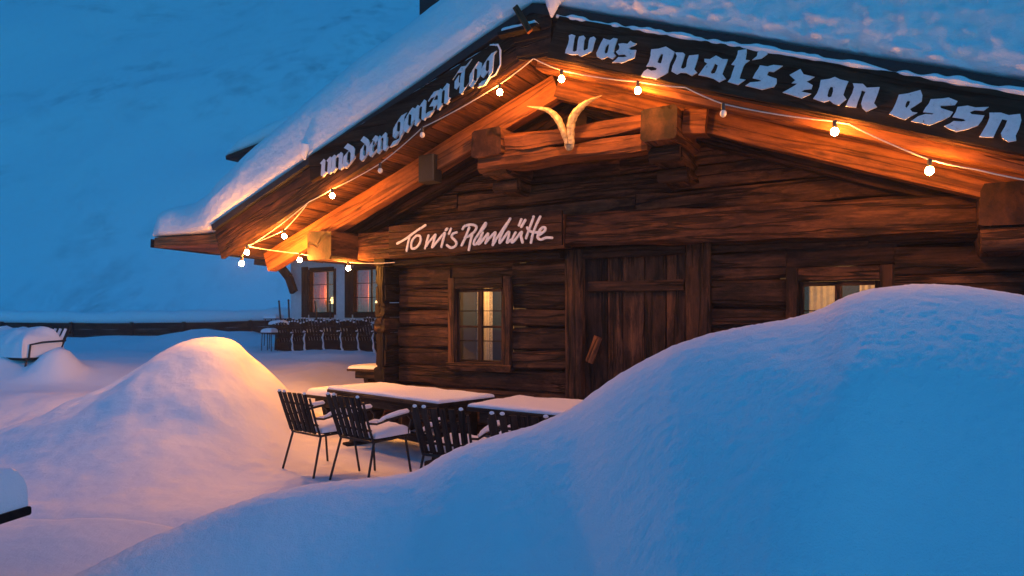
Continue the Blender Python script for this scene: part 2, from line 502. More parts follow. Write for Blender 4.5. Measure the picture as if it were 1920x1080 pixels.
def build_ground():
    xs = graded(-75, 60, -7.5, 1.5, 0.05, 1.2)
    ys = graded(-25, 70, 3.4, 12.5, 0.055, 1.0)
    nx, ny = len(xs), len(ys)
    Z = np.zeros((ny, nx)); Mk = np.zeros((ny, nx))
    for j, y in enumerate(ys):
        for i, x in enumerate(xs):
            m = mound(x, y) if abs(x-MC[0]) < 6 and abs(y-MC[1]) < 5 else 0.0
            Mk[j, i] = m
            Z[j, i] = ground(x, y)+m
    gy, gx = np.gradient(Z, np.array(ys), np.array(xs))
    nrm = np.dstack([-gx, -gy, np.ones_like(Z)]); nrm /= np.linalg.norm(nrm, axis=2, keepdims=True)
    V = [(xs[i], ys[j], Z[j, i]) for j in range(ny) for i in range(nx)]
    NR = nrm.reshape(-1, 3)
    fa, fb = [], []
    for j in range(ny-1):
        for i in range(nx-1):
            a = j*nx+i
            q = (a, a+1, a+1+nx, a+nx)
            (fb if Mk[j, i] > 0.035 else fa).append(q)
    for nm, fs in (('snow_ground', fa), ('snow_mound', fb)):
        used = sorted({i for f in fs for i in f}); mp = {o: k for k, o in enumerate(used)}
        me = bpy.data.meshes.new(nm)
        me.from_pydata([V[i] for i in used], [], [tuple(mp[i] for i in f) for f in fs])
        me.shade_smooth()
        me.normals_split_custom_set_from_vertices([tuple(NR[i]) for i in used])
        me.materials.append(M['snow_soft'])
        o = bpy.data.objects.new(nm, me); COL.objects.link(o)
        if nm == 'snow_ground': tag(o, kind='structure')
        else: tag(o, 'tall pointed snow heap glowing warm in the lamp light left of the chairs', 'snow heap')
build_ground()

# ------------------------------------------------------------------ foreground drift
RIDGE = [(-150, 3.1, 1250), (0, 3.4, 1150), (60, 3.6, 1128), (150, 3.9, 1080), (280, 4.3, 1012), (400, 4.6, 962), (500, 4.75, 927), (600, 4.85, 907),
         (700, 4.9, 898), (780, 4.85, 886), (850, 4.75, 843), (920, 4.7, 820), (1000, 4.65, 799), (1080, 4.6, 762),
         (1130, 4.55, 722), (1180, 4.5, 690), (1260, 4.45, 648), (1330, 4.45, 625), (1400, 4.45, 611), (1480, 4.45, 598),
         (1540, 4.5, 580), (1580, 4.6, 557), (1630, 4.7, 542), (1720, 4.8, 532), (1800, 4.8, 535), (1920, 4.75, 553),
         (2100, 4.6, 590), (2400, 4.4, 650), (2800, 4.2, 720)]
def build_drift():
    us = np.arange(-150, 2800, 6.0)
    ru = np.array([r[0] for r in RIDGE]); ry = np.array([r[1] for r in RIDGE]); rv = np.array([r[2] for r in RIDGE])
    YR = np.interp(us, ru, ry); VR = np.interp(us, ru, rv)
    def sm(a, n):
        k = np.hanning(n); k /= k.sum(); return np.convolve(np.pad(a, n//2, 'edge'), k, 'valid')
    YR = sm(YR, 61); VR = sm(VR, 11)
    nf, nb = 190, 50
    TT = (np.arange(nf+1)/nf)**0.62
    soft = lambda a, fl: 0.5*(a+fl+np.sqrt((a-fl)**2+0.06))
    ZR = np.zeros(len(us)); NZ = []
    y0 = 0.75
    # broad swells and fine grain first, so that the crest can be set with them in place
    for c, u in enumerate(us):
        xs_ = (u-960)/FPX
        NZ.append([0.03*N(xs_*y*0.8, y*0.8, 4)+0.008*N(xs_*y*3.1, y*3.1, 8)for y in y0+(YR[c]-y0)*TT])
    def column(c, zr, zs=None):
        u = us[c]; Y = y0+(YR[c]-y0)*TT; dy = YR[c]-Y
        if zs is not None: zr = zr+(zs-zr)*np.clip((dy-0.25)/1.3, 0, 1)
        rr = 0.32+0.25*sstep(900, 1700, u)
        zf = zr-1.0*(np.sqrt(dy*dy+rr*rr)-rr)
        zf = zf+0.09*np.exp(-((dy-1.0-0.0006*(u-1500))/0.45)**2)*sstep(1340, 1700, u)*sstep(2300, 1800, u)
        z = soft(zf, -0.25)
        z = z-(soft(np.asarray(zr)*1.0, -0.25)-zr)*np.exp(-(dy/0.8)**2)
        return Y, z
    for c, u in enumerate(us):
        zr = EYE+(HOR-VR[c])/FPX*YR[c]
        for _ in range(6):
            Y, z = column(c, zr)
            v = (HOR+FPX*(EYE-(z+np.array(NZ[c])))/Y)[40:].min()
            zr += (v-VR[c])/FPX*YR[c]
        ZR[c] = zr
    ZR = sm(ZR, 7); ZS = np.minimum(sm(ZR, 121), ZR+0.10)
    ZS = sm(ZS, 41)
    vs = []
    for c, u in enumerate(us):
        Y, z = column(c, ZR[c], ZS[c])
        f = [sstep(-0.1, 0.25, q) for q in z]
        for r in range(nf+1):
            px_, zz0 = (u-960)/FPX*Y[r], z[r]+f[r]*NZ[c][r]
            zz0 += f[r]*(0.003*N(px_*13, Y[r]*13, zz0*13)+0.006*N(px_*38, Y[r]*38, zz0*38+5))
            vs.append((px_, Y[r], zz0))
        zr = vs[-1][2]
        back = 0.55+0.75*max(0.15, zr)
        if u > 1150: back = 1.2+0.5*sstep(1150, 1700, u)
        e = -0.12 if u < 1250 else -0.12+0.9*sstep(1250, 1700, u)
        for r in range(1, nb+1):
            t = r/nb; y = YR[c]+back*t; x = (u-960)/FPX*y
            zz_ = e+(zr-e)*(0.5+0.5*math.cos(math.pi*t))
            vs.append((x, y, zz_+0.006*N(x*17, y*17, 1)*(1-t)+0.02*N(x*2, y*2, 5)*t*(1-t)*4))
    n = nf+nb+1
    fs = []
    for c in range(len(us)-1):
        for r in range(n-1):
            a = c*n+r
            fs.append((a, a+n, a+n+1, a+1))
    me = bpy.data.meshes.new('snow_drift'); me.from_pydata(vs, [], fs); me.shade_smooth()
    me.materials.append(M['snow'])
    o = bpy.data.objects.new('snow_drift', me); COL.objects.link(o)
    tag(o, 'large smooth blue snow drift filling the foreground in front of the hut', 'snow drift')
build_drift()

# ------------------------------------------------------------------ mountain
def mountain_mat():
    m, nt, n, l, b = mat_new("mountain_snow")
    geo = n.new("ShaderNodeNewGeometry")
    def nz(scale, detail, dist=0.0):
        mp = n.new("ShaderNodeMapping"); mp.inputs['Scale'].default_value = scale
        t = n.new("ShaderNodeTexNoise"); t.inputs['Scale'].default_value = 1; t.inputs['Detail'].default_value = detail
        t.inputs['Roughness'].default_value = 0.68; t.inputs['Distortion'].default_value = dist
        l.new(geo.outputs['Position'], mp.inputs['Vector']); l.new(mp.outputs[0], t.inputs['Vector'])
        return t.outputs['Fac']
    big = nz((0.022, 0.0, 0.030), 5, 0.5)
    sm = nz((0.17, 0.0, 0.20), 10, 0.3)
    r1 = ramp(n, [(0.48, (0, 0, 0)), (0.72, (1, 1, 1))]); l.new(big, r1.inputs['Fac'])
    r2 = ramp(n, [(0.47, (0, 0, 0)), (0.66, (1, 1, 1))]); l.new(sm, r2.inputs['Fac'])
    mu = n.new("ShaderNodeMath"); mu.operation = 'MULTIPLY'
    l.new(r1.outputs['Color'], mu.inputs[0]); l.new(r2.outputs['Color'], mu.inputs[1])
    mx = n.new("ShaderNodeMix"); mx.data_type = 'RGBA'
    mx.inputs[6].default_value = (0.80, 0.82, 0.86, 1); mx.inputs[7].default_value = (0.28, 0.29, 0.32, 1)
    l.new(mu.outputs[0], mx.inputs['Factor']); l.new(mx.outputs[2], b.inputs['Base Color'])
    b.inputs['Roughness'].default_value = 0.9
    return m
def build_mountain():
    xs = np.linspace(-420, 340, 260); ys = np.linspace(52, 480, 150)
    vs, fs = [], []
    for y in ys:
        for x in xs:
            q = max(0, y-58)
            z = -7+0.80*q
            z += q*0.14*N(x*0.008, y*0.004, 2)+q*0.07*N(x*0.022, y*0.009, 6)+(3.0*N(x*0.06, y*0.03, 1)+1.2*N(x*0.16, y*0.07, 9))*min(1, q/40)
            vs.append((x, y, z))
    n = len(xs)
    for j in range(len(ys)-1):
        for i in range(n-1):
            a = j*n+i; fs.append((a, a+1, a+1+n, a+n))
    me = bpy.data.meshes.new('mountain'); me.from_pydata(vs, [], fs); me.shade_smooth(); me.materials.append(mountain_mat())
    o = bpy.data.objects.new('mountain', me); COL.objects.link(o); tag(o, kind='structure')
build_mountain()

# ================================================================== THE HUT
hut = empty('log_cabin', (HUT[0], HUT[1], 0), HROT, 'old dark timber log cabin with a thick snow covered gable roof', 'cabin')

WIN1 = (-0.54, 0.54, 1.00, 2.30)
DOOR = (1.39, 3.30, -0.2, 2.62)
WIN2 = (4.17, 5.24, 0.98, 2.28)
WL, WR = -1.52, 7.3

def wall_logs():
    mb = MB()
    z = -0.10
    rnd = random.Random(3)
    while z < 4.55:
        h = rnd.uniform(0.20, 0.33) if z < 2.5 else rnd.uniform(0.24, 0.36)
        z1 = z+h; zc = (z+z1)/2
        a, b = WL, WR
        if zc > 2.6:                    # gable courses end under the roof
            d = (APEX_Z-0.02-z1)/PITCH
            a, b = max(a-0.2, APEX_S-d), min(b, APEX_S+d)
            if b-a < 0.3: break
        spans = [(a, b)]
        for (x0, x1, w0, w1) in (WIN1, DOOR, WIN2):
            if z1 > w0+0.03 and z < w1-0.03:
                ns = []
                for (p, q) in spans:
                    if x1 <= p or x0 >= q: ns.append((p, q)); continue
                    if x0-p > 0.05: ns.append((p, x0))
                    if q-x1 > 0.05: ns.append((x1, q))
                spans = ns
        for (p, q) in spans:
            # split long courses with a butt joint here and there
            cuts = [p, q]
            if q-p > 3.5 and rnd.random() < 0.8: cuts = [p, rnd.uniform(p+1, q-1), q]
            for e0, e1 in zip(cuts[:-1], cuts[1:]):
                out = rnd.uniform(-0.02, 0.02)
                tilt = rnd.uniform(-0.014, 0.014)
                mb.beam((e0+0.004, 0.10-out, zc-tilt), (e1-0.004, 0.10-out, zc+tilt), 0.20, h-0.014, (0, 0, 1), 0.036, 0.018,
                        tone=rnd.uniform(-0.09, 0.07)+(0.055 if zc > 3.0 else -0.03 if zc > 0.85 else 0.04))  # random log tone, plus bulb light painted in: gable and bottom courses lighter
        z = z1
    mb.box(WL, WR, 0.21, 0.24, -0.3, 2.6, tone=-0.2) if False else None
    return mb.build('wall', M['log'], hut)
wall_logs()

# side wall and the crossed log ends at the corner
mb = MB(); z = -0.1; rnd = random.Random(5)
while z < 2.55:
    h = rnd.uniform(0.22, 0.30)
    mb.beam((-1.68, -0.22-rnd.uniform(0, 0.05), z+h/2), (-1.68, 8.0, z+h/2), 0.20, h-0.012, (0, 0, 1), 0.03, 0.02, 40, tone=rnd.uniform(-0.12, 0.05))
    z += h
mb.build('side_wall', M['log'], hut)
mb = MB(); z = -0.1
while z < 2.55:
    mb.beam((WR, -0.1, z+0.13), (WR, 8.0, z+0.13), 0.20, 0.25, (0, 0, 1), 0.03, 0.02, 40); z += 0.26
mb.build('side_wall', M['log'], hut)
mb = MB(); z = -0.1
while z < 2.55:
    mb.beam((-1.58, 8.0, z+0.13), (WR-0.1, 8.0, z+0.13), 0.20, 0.25, (0, 0, 1), 0.03, 0.02, 40); z += 0.26
while z < 4.5:
    d = (APEX_Z-z-0.26)/PITCH
    mb.beam((max(-2, APEX_S-d), 8.0, z+0.13), (min(WR, APEX_S+d), 8.0, z+0.13), 0.20, 0.25, (0, 0, 1), 0.03, 0.02, 30); z += 0.26
mb.build('back_wall', M['log'], hut)

mb = MB(); mb.prism([(-1.55, -0.2), (7.15, -0.2), (7.15, L(7.15)+0.1), (APEX_S, APEX_Z+0.1), (-1.55, L(-1.55)+0.1)], 1.42, 1.48); mb.build('partition', M['room'], hut)
mb = MB(); mb.beam((-1.68, -0.17, -0.1), (-1.68, -0.17, 2.5), 0.13, 0.16, (0, 1, 0), 0.01, 0, 1, tone=-0.2); mb.build('corner_post', M['log'], hut)
# tie beams above the door and window
mb = MB(); mb.beam((-2.08, -0.17, 2.83), (1.50, -0.17, 2.85), 0.26, 0.43, (0, 0, 1), 0.02, 0.02); mb.build('tie_beam', M['beam'], hut)
mb = MB(); mb.beam((1.51, -0.15, 2.86), (6.6, -0.15, 2.73), 0.24, 0.40, (0, 0, 1), 0.03, 0.035, tone=-0.02); mb.build('tie_beam', M['beam'], hut)
mb = MB(); mb.beam((-1.5, -0.09, 2.56), (1.37, -0.09, 2.56), 0.16, 0.10, (0, 0, 1), 0.02, 0.02, tone=-0.2); mb.build('lintel', M['log'], hut)

# purlins that carry the roof out over the front
def purlin(s0, s1, z0, z1, o, name='purlin', tone=None):
    mb = MB()
    mb.beam(((s0+s1)/2, -o, (z0+z1)/2), ((s0+s1)/2, 8.3, (z0+z1)/2), s1-s0, z1-z0, (0, 0, 1), 0.035, 0.02, 44, tone)
    return mb.build(name, M['beam'], hut)
purlin(-2.60, -2.10, 2.60, 3.03, 0.86)
purlin(0.45, 0.90, 3.80, 4.16, 0.88, tone=0.08)
purlin(2.76, 3.18, 3.70, 4.06, 0.92)
purlin(5.94, 6.36, 2.55, 2.93, 0.72)
purlin(1.42, 1.77, 4.22, 4.50, 0.16, tone=-0.1)
# carved corbel logs under the purlins
def corbel(sc, w, z, outs, name='corbel'):
    mb = MB()
    for k, (o, h) in enumerate(outs):
        z -= h/2
        mb.beam((sc, -o, z), (sc, 0.3, z), w*(1-0.06*k), h-0.012, (0, 0, 1), 0.05, 0.03, 6)
        mb.tube([(sc-w*0.47, -o+0.01, z), (sc+w*0.47, -o+0.01, z)], h*0.46, 10)
        z -= h/2
    return mb.build(name, M['log'], hut)
corbel(0.66, 0.40, 3.79, [(0.62, 0.20), (0.34, 0.18)])
corbel(2.97, 0.38, 3.69, [(0.66, 0.20), (0.36, 0.18)])
corbel(6.14, 0.40, 2.55, [(0.66, 0.24)])
mb = MB(); mb.beam((3.20, -0.62, 3.93), (3.46, -0.62, 3.90), 0.3, 0.30, (0, 0, 1), 0.04, 0.02, 3); mb.build('packing_block', M['rafter'], hut)
mb = MB(); mb.beam((6.37, -0.55, 2.74), (6.9, -0.55, 2.70), 0.34, 0.40, (0, 0, 1), 0.06, 0.03, 3); mb.build('packing_block', M['log'], hut)

# collar beam between the two middle purlins (slightly bowed, two timbers)
mb = MB()
pts = [(0.88, 3.99), (1.35, 4.00), (1.85, 3.99), (2.3, 3.96), (2.77, 3.92)]
for (a, b) in zip(pts[:-1], pts[1:]):
    pass
mb.beam((0.91, -0.70, 3.965), (2.75, -0.70, 3.945), 0.26, 0.20, (0, 0, 1), 0.03, 0.045, 12, -0.04)
mb.build('collar_beam', M['rafter'], hut)
mb = MB(); mb.beam((0.50, -0.68, 3.745), (2.80, -0.68, 3.74), 0.28, 0.20, (0, 0, 1), 0.035, 0.04, 12, -0.06); mb.build('collar_beam', M['rafter'], hut)

# rafters, parallel to the rake
def rafter(o0, o1, lo, hi, s_end_l, s_end_r, mat='rafter', tone=None, jit=0.006):
    for sgn, se in ((-1, s_end_l), (1, s_end_r)):
        if se is None: continue
        mb = MB()
        c = (lo+hi)/2; th = (hi-lo)*math.cos(math.atan(PITCH))
        p0 = (APEX_S+sgn*0.008, -(o0+o1)/2, APEX_Z+c); p1 = (se, -(o0+o1)/2, L(se)+c)
        mb.beam(p0, p1, o1-o0, th, (0, 0, 1), 0.008, jit, None, tone)
        mb.build('rafter', M[mat], hut)
rafter(0.52, 0.70, -0.31, 0.02, -3.74, 7.6)
rafter(1.02, 1.20, -0.10, 0.10, None, 7.9)
rafter(0.02, 0.18, -0.36, 0.02, -3.2, 7.4, 'beam', -0.08)

# roof boards (their undersides show under the eaves)
mb = MB(); rnd = random.Random(9)
cp = math.cos(math.atan(PITCH))
for sgn, end in ((-1, 5.75), (1, 7.2)):
    x = 0.0
    while x < end:
        w = rnd.uniform(0.19, 0.25)
        a = x+0.004; b = min(end, x+w)-0.004
        sa, sb = APEX_S+sgn*a, APEX_S+sgn*b
        pm = ((sa+sb)/2, 0, APEX_Z-PITCH*(a+b)/2+0.155)
        upv = (sgn*PITCH, 0, 1)
        mb.beam((pm[0], -1.21, pm[2]), (pm[0], 8.8, pm[2]), (b-a)/cp, 0.05, upv, 0.004, 0, 1)
        x += w
mb.build('roof', M['soffit'], hut)
mb = MB()        # upper roof deck, seen only at its edges
for sgn, end in ((-1, 5.73), (1, 7.2)):
    s1 = APEX_S+sgn*end
    mb.beam((APEX_S+sgn*0.0, 3.75, APEX_Z+0.36), (s1, 3.75, L(s1)+0.36), 9.9, 0.30, (0, 0, 1), 0.004, 0, 1, tone=-0.1)
mb.build('roof_deck', M['dark_wood'], hut)

# rake boards with the dark roofing edge above them
def rake(sgn, s_end, name):
    mb = MB()
    mb.beam((APEX_S+sgn*0.004, -1.26, APEX_Z+0.25), (s_end, -1.26, L(s_end)+0.25), 0.08, 0.50*cp, (0, 0, 1), 0.008, 0.008, None, -0.06)
    return mb.build(name, M['beam'], hut)
rake(-1, -4.14, 'rake_board'); rake(1, 8.0, 'rake_board')
mb = MB()
for sgn, e in ((-1, -4.22), (1, 8.0)):
    mb.beam((APEX_S, -1.20, APEX_Z+0.563), (e, -1.20, L(e)+0.563), 0.30, 0.10, (0, 0, 1), 0.006, 0.006, None)
mb.build('roofing_edge', M['tar'], hut)
# apex plate, ledge and the loose stick
mb = MB(); mb.prism([(1.40, 4.76), (1.60, 4.71), (1.84, 4.72), (1.86, 5.30), (1.60, 5.37), (1.33, 5.25)], -1.302, -1.345, -0.1); mb.build('apex_plate', M['beam'], hut)
mb = MB(); mb.box(1.20, 1.72, -1.46, -1.348, 5.03, 5.08, tone=-0.15); mb.build('ledge', M['dark_wood'], hut)
mb = MB(); mb.pillow(1.25, 1.70, -1.46, -1.35, 5.082, 0.04, 0.03); mb.build('snow_layer', M['snow'], hut)
a, b = onplane(965, 12, 1.42), onplane(1000, 64, 1.42)
mb = MB(); mb.beam((a[0], -1.40, a[1]), (b[0], -1.50, b[1]), 0.07, 0.035, (0, -1, 0.2), 0.004); mb.build('bracket', M['rafter'], hut)

# eave deck on the left that the snow lobe lies on
mb = MB()
for k in range(7):
    y = -1.10+k*0.35
    mb.beam((-6.16+0.02*(k % 2), y+0.17, 3.045-0.006*k), (-4.16, y+0.17, 3.00-0.006*k), 0.34, 0.17, (0, 0, 1), 0.01, 0.008)
mb.build('eave_board', M['rafter'], hut)
mb = MB(); mb.beam((-6.22, -1.11, 3.03), (-6.22, 1.4, 2.98), 0.07, 0.15, (0, 0, 1), 0.01, 0.008, tone=-0.15); mb.build('gutter_board', M['dark_wood'], hut)

# the snow blanket on the roof
def snow_blanket():
    ss = np.concatenate([np.arange(-6.25, -4.0, 0.04), np.arange(-4.0, 8.0, 0.055)])
    prof = [(1.20, 0.0), (1.32, 0.03), (1.36, 0.10), (1.375, 0.22), (1.375, 0.36), (1.37, 0.50), (1.35, 0.63), (1.32, 0.74), (1.27, 0.83), (1.20, 0.90), (1.10, 0.95), (0.95, 0.98), (0.6, 1.0),
            (0.0, 1.0), (-0.7, 1.0), (-2, 1.0), (-5, 1.0), (-8, 0.98), (-8.6, 0.75), (-8.8, 0.4), (-8.8, 0.0)]
    # finer profile
    P = []
    for (a, b) in zip(prof[:-1], prof[1:]):
        m = 4 if a[0] > 0.3 else 2
        for i in range(m): P.append((a[0]+(b[0]-a[0])*i/m, a[1]+(b[1]-a[1])*i/m))
    P.append(prof[-1])
    vs, fs = [], []
    n = len(P)
    for s in ss:
        base = L(s)+0.618
        if s < -4.05:
            base = max(3.13, L(s)+0.618) if s > -4.4 else 3.13+0.02*sstep(-4.6, -6.2, s)
        base = base if abs(s-APEX_S) > 0.05 else base-0.01
        th = float(np.interp(s, [-6.3, -6.1, -5.6, -5.0, -4.55, -4.1, -3.55, -2.1, -1.1, 0.4, 8], [0.44, 0.50, 0.56, 0.60, 0.70, 0.82, 0.92, 1.06, 1.10, 1.05, 1.15]))
        if s < -6.02: th *= math.sqrt(max(0.03, 1-((-6.02-s)/0.24)**2))
        for (o, h) in P:
            front = sstep(0.2, 1.1, o)
            lump = front*(0.026*N(s*1.6, o*2.0, h*2)+0.006*N(s*6, h*6, 3))
            right = sstep(1.9, 3.0, s)
            lump += front*right*(0.060*max(0, N(s*7, h*9, 2)+0.02)+0.034*N(s*16, h*18, 5)+0.016*N(s*33, h*35, 5))
            lump += front*0.004*N(s*30, h*30, 5)
            hh = h*th
            if h > 0.3: hh += 0.03*N(s*0.9, o*0.5, 4)+0.012*N(s*2.5, o*2, 7)
            oo = o
            oo = o-0.20*sstep(-4.0, -5.6, s)*sstep(-0.3, 1.0, o)-0.10*sstep(-5.9, -6.25, s)
            if s < -4.2: lump *= 0.4
            vs.append((s, -(oo+lump), base+hh+lump*0.4))
    for i in range(len(ss)-1):
        for k in range(n-1):
            a = i*n+k; fs.append((a, a+1, a+1+n, a+n))
        fs.append((i*n+n-1, i*n, i*n+n, i*n+2*n-1))
    fs.append(tuple(range(n-1, -1, -1))); k0 = (len(ss)-1)*n; fs.append(tuple(range(k0, k0+n)))
    mb = MB(); mb.add(vs, fs); return mb.build('snow_blanket', M['snow_lumpy'], hut, smooth=80)
snow_blanket()
# the tongue of snow hanging beside the ridge, and the one where the left sign begins
mb = MB(); mb.tube([(1.93, -1.36, 5.50), (1.92, -1.40, 5.36), (1.90, -1.41, 5.24), (1.885, -1.40, 5.12)], [0.16, 0.13, 0.07, 0.012], 12)
mb.build('snow_tongue', M['snow'], hut)
mb = MB(); mb.tube([(-2.10, -1.36, 4.18), (-2.10, -1.385, 4.06), (-2.08, -1.385, 3.97)], [0.085, 0.05, 0.012], 12)
mb.build('snow_tongue', M['snow'], hut)

# chimney
mb = MB(); s0, z0 = onplane(786, 30, -2.0)
mb.box(s0, s0+0.85, 2.0, 2.8, 4.6, z0+1.6, 0.01); mb.build('chimney', M['tar'], hut)

# ------------------------------------------------------------------ door
mb = MB(); rnd = random.Random(2)
x = 1.62
while x < 3.0:
    w = rnd.uniform(0.20, 0.34); e = min(3.02, x+w)
    mb.box(x+0.004, e-0.004, 0.06+rnd.uniform(0, 0.012), 0.11, -0.1, 2.50, 0.008, 0.006, rnd.uniform(-0.1, 0.06)); x = e
door = mb.build('door', M['log'], hut)
mb = MB(); mb.box(1.70, 2.98, 0.015, 0.055, 2.05, 2.19, 0.008, 0.006, -0.05); mb.build('door_ledge', M['log'], door)
mb = MB(); mb.box(1.70, 2.98, 0.015, 0.055, 0.45, 0.59, 0.008, 0.006, -0.05); mb.build('door_ledge', M['log'], door)
mb = MB(); a = onplane(1118, 632, 0.08); b = onplane(1103, 672, 0.08)
mb.beam((a[0]+0.03, -0.08, a[1]), (b[0], -0.05, b[1]-0.05), 0.11, 0.06, (0, -1, 0), 0.02, 0.02, 4, tone=0.12)
mb.beam((b[0]+0.02, -0.05, b[1]), (b[0]+0.02, 0.055, b[1]), 0.05, 0.05, (0, 0, 1)); mb.build('door_handle', M['beam'], door)
mb = MB()
mb.box(1.385, 1.63, -0.05, 0.16, -0.15, 2.62, 0.02, 0.012, 0.0)
mb.box(3.02, 3.32, -0.05, 0.16, -0.15, 2.62, 0.02, 0.012, -0.04)
mb.box(1.64, 3.01, -0.03, 0.14, 2.50, 2.63, 0.02, 0.012, -0.1)
mb.build('door_frame', M['log'], hut)
mb = MB(); mb.box(1.3, 3.4, 0.22, 0.26, -0.2, 2.7, tone=-0.3); mb.build('door_backing', M['dark_wood'], hut)

# ------------------------------------------------------------------ windows
def window(x0, x1, z0, z1, curtains, power):
    mb = MB(); c = 0.13
    mb.box(x0, x0+c, -0.055, 0.06, z0, z1, 0.012, 0.006); mb.box(x1-c, x1, -0.055, 0.06, z0, z1, 0.012, 0.006)
    mb.box(x0+c+0.003, x1-c-0.003, -0.06, 0.06, z1-c-0.03, z1, 0.012, 0.006)
    mb.box(x0-0.02, x1+0.02, -0.08, 0.06, z0-0.06, z0+0.05, 0.012, 0.006, 0.1)
    w = mb.build('window', M['casing'], hut)
    a0, a1, b0, b1 = x0+c, x1-c, z0+0.05, z1-c-0.03
    mb = MB(); mb.box(x0-0.02, x1+0.02, 0.03, 0.19, z1+0.002, z1+0.30, 0.01, 0.006, -0.1); mb.build('header', M['log'], w)
    f = 0.05; mb = MB()
    mb.box(a0+0.003, a0+f, 0.0, 0.045, b0+0.003, b1-0.003, 0.004); mb.box(a1-f, a1-0.003, 0.0, 0.045, b0+0.003, b1-0.003, 0.004)
    mb.box(a0+f+0.002, a1-f-0.002, 0.0, 0.045, b0+0.003, b0+f, 0.004); mb.box(a0+f+0.002, a1-f-0.002, 0.0, 0.045, b1-f, b1-0.003, 0.004)
    xm = (a0+a1)/2; zm = b0+(b1-b0)*0.49
    mb.box(xm-0.035, xm+0.035, -0.005, 0.04, b0+f+0.002, b1-f-0.002, 0.004)
    for (p, q) in ((a0+f+0.002, xm-0.037), (xm+0.037, a1-f-0.002)):
        mb.box(p, q, 0.005, 0.035, zm-0.016, zm+0.016, 0.003)
        for zz in (b0+(b1-b0)*0.30, b0+(b1-b0)*0.70): mb.box(p, q, 0.012, 0.03, zz-0.006, zz+0.006, 0.002, 0, -0.2)
    mb.build('sash', M['casing'], w)
    mb = MB(); mb.box(a0+f, a1-f, 0.047, 0.053, b0+f, b1-f, 0.0005); mb.build('pane', M['glass'], w)
    for (p, q, m, dep) in curtains:
        mb = MB(); pa, pb = a0+(a1-a0)*p, a0+(a1-a0)*q
        k = 24; vs, fs = [], []
        for i in range(k+1):
            xx = pa+(pb-pa)*i/k; yy = dep+0.012*math.sin((xx-pa)*95)
            vs += [(xx, yy, b0-0.03), (xx, yy, b1+0.03)]
        for i in range(k): fs.append((2*i, 2*i+2, 2*i+3, 2*i+1))
        mb.add(vs, fs); mb.build('curtain', M[m], w)
    # the room behind
    mb = MB(); d = 1.0
    mb.box(x0-0.1, x1+0.1, 0.26+d, 0.30+d, z0-0.2, z1+0.2, 0.002)
    mb.box(x0-0.14, x0-0.102, 0.21, 0.30+d, z0-0.2, z1+0.2, 0.002); mb.box(x1+0.102, x1+0.14, 0.21, 0.30+d, z0-0.2, z1+0.2, 0.002)
    mb.box(x0-0.1, x1+0.1, 0.21, 0.258+d, z0-0.24, z0-0.202, 0.002); mb.box(x0-0.1, x1+0.1, 0.21, 0.258+d, z1+0.202, z1+0.24, 0.002)
    mb.build('interior', M['room'], w)
    ld = bpy.data.lights.new('room_lamp', 'POINT'); ld.energy = power; ld.color = (1, 0.55, 0.2); ld.shadow_soft_size = 0.08
    lo = bpy.data.objects.new('room_lamp', ld); COL.objects.link(lo); lo.parent = w; lo.location = ((x0+x1)/2, 0.75, z1-0.15)
    return w
window(*WIN1, [(0.34, 0.47, 'curtain', 0.30), (0.53, 0.60, 'lace', 0.22), (0.90, 1.0, 'curtain', 0.26), (0.02, 0.12, 'lace', 0.5)], 26.0)
window(*WIN2, [(0.10, 0.46, 'curtain', 0.22), (0.74, 1.0, 'curtain', 0.26)], 11.0)

# ================================================================== LETTERING
def nib_stroke(mb, path, to_xz, w, ang, y_front, idx):
    nx_, nz_ = math.cos(ang)*w/2, math.sin(ang)*w/2
    for k, (a, b) in enumerate(zip(path[:-1], path[1:])):
        q = [(a[0]-nx_, a[1]-nz_), (a[0]+nx_, a[1]+nz_), (b[0]+nx_, b[1]+nz_), (b[0]-nx_, b[1]-nz_)]
        ar = sum(q[i][0]*q[(i+1) % 4][1]-q[(i+1) % 4][0]*q[i][1] for i in range(4))
        if abs(ar) < 0.12:
            # hairline: give it a minimum body
            d = Vector((b[0]-a[0], b[1]-a[1])); n_ = Vector((-d.y, d.x)).normalized()*0.14
            q = [(a[0]-n_.x, a[1]-n_.y), (a[0]+n_.x, a[1]+n_.y), (b[0]+n_.x, b[1]+n_.y), (b[0]-n_.x, b[1]-n_.y)]
        q = [(x+0.05*N(x*3+idx, z*3, k), z+0.05*N(x*3, z*3+idx, k+5)) for x, z in q]
        pts = [to_xz(*p) for p in q]
        mb.prism(pts, y_front-0.0004*((idx*7+k*3) % 23), y_front+0.03, 0)

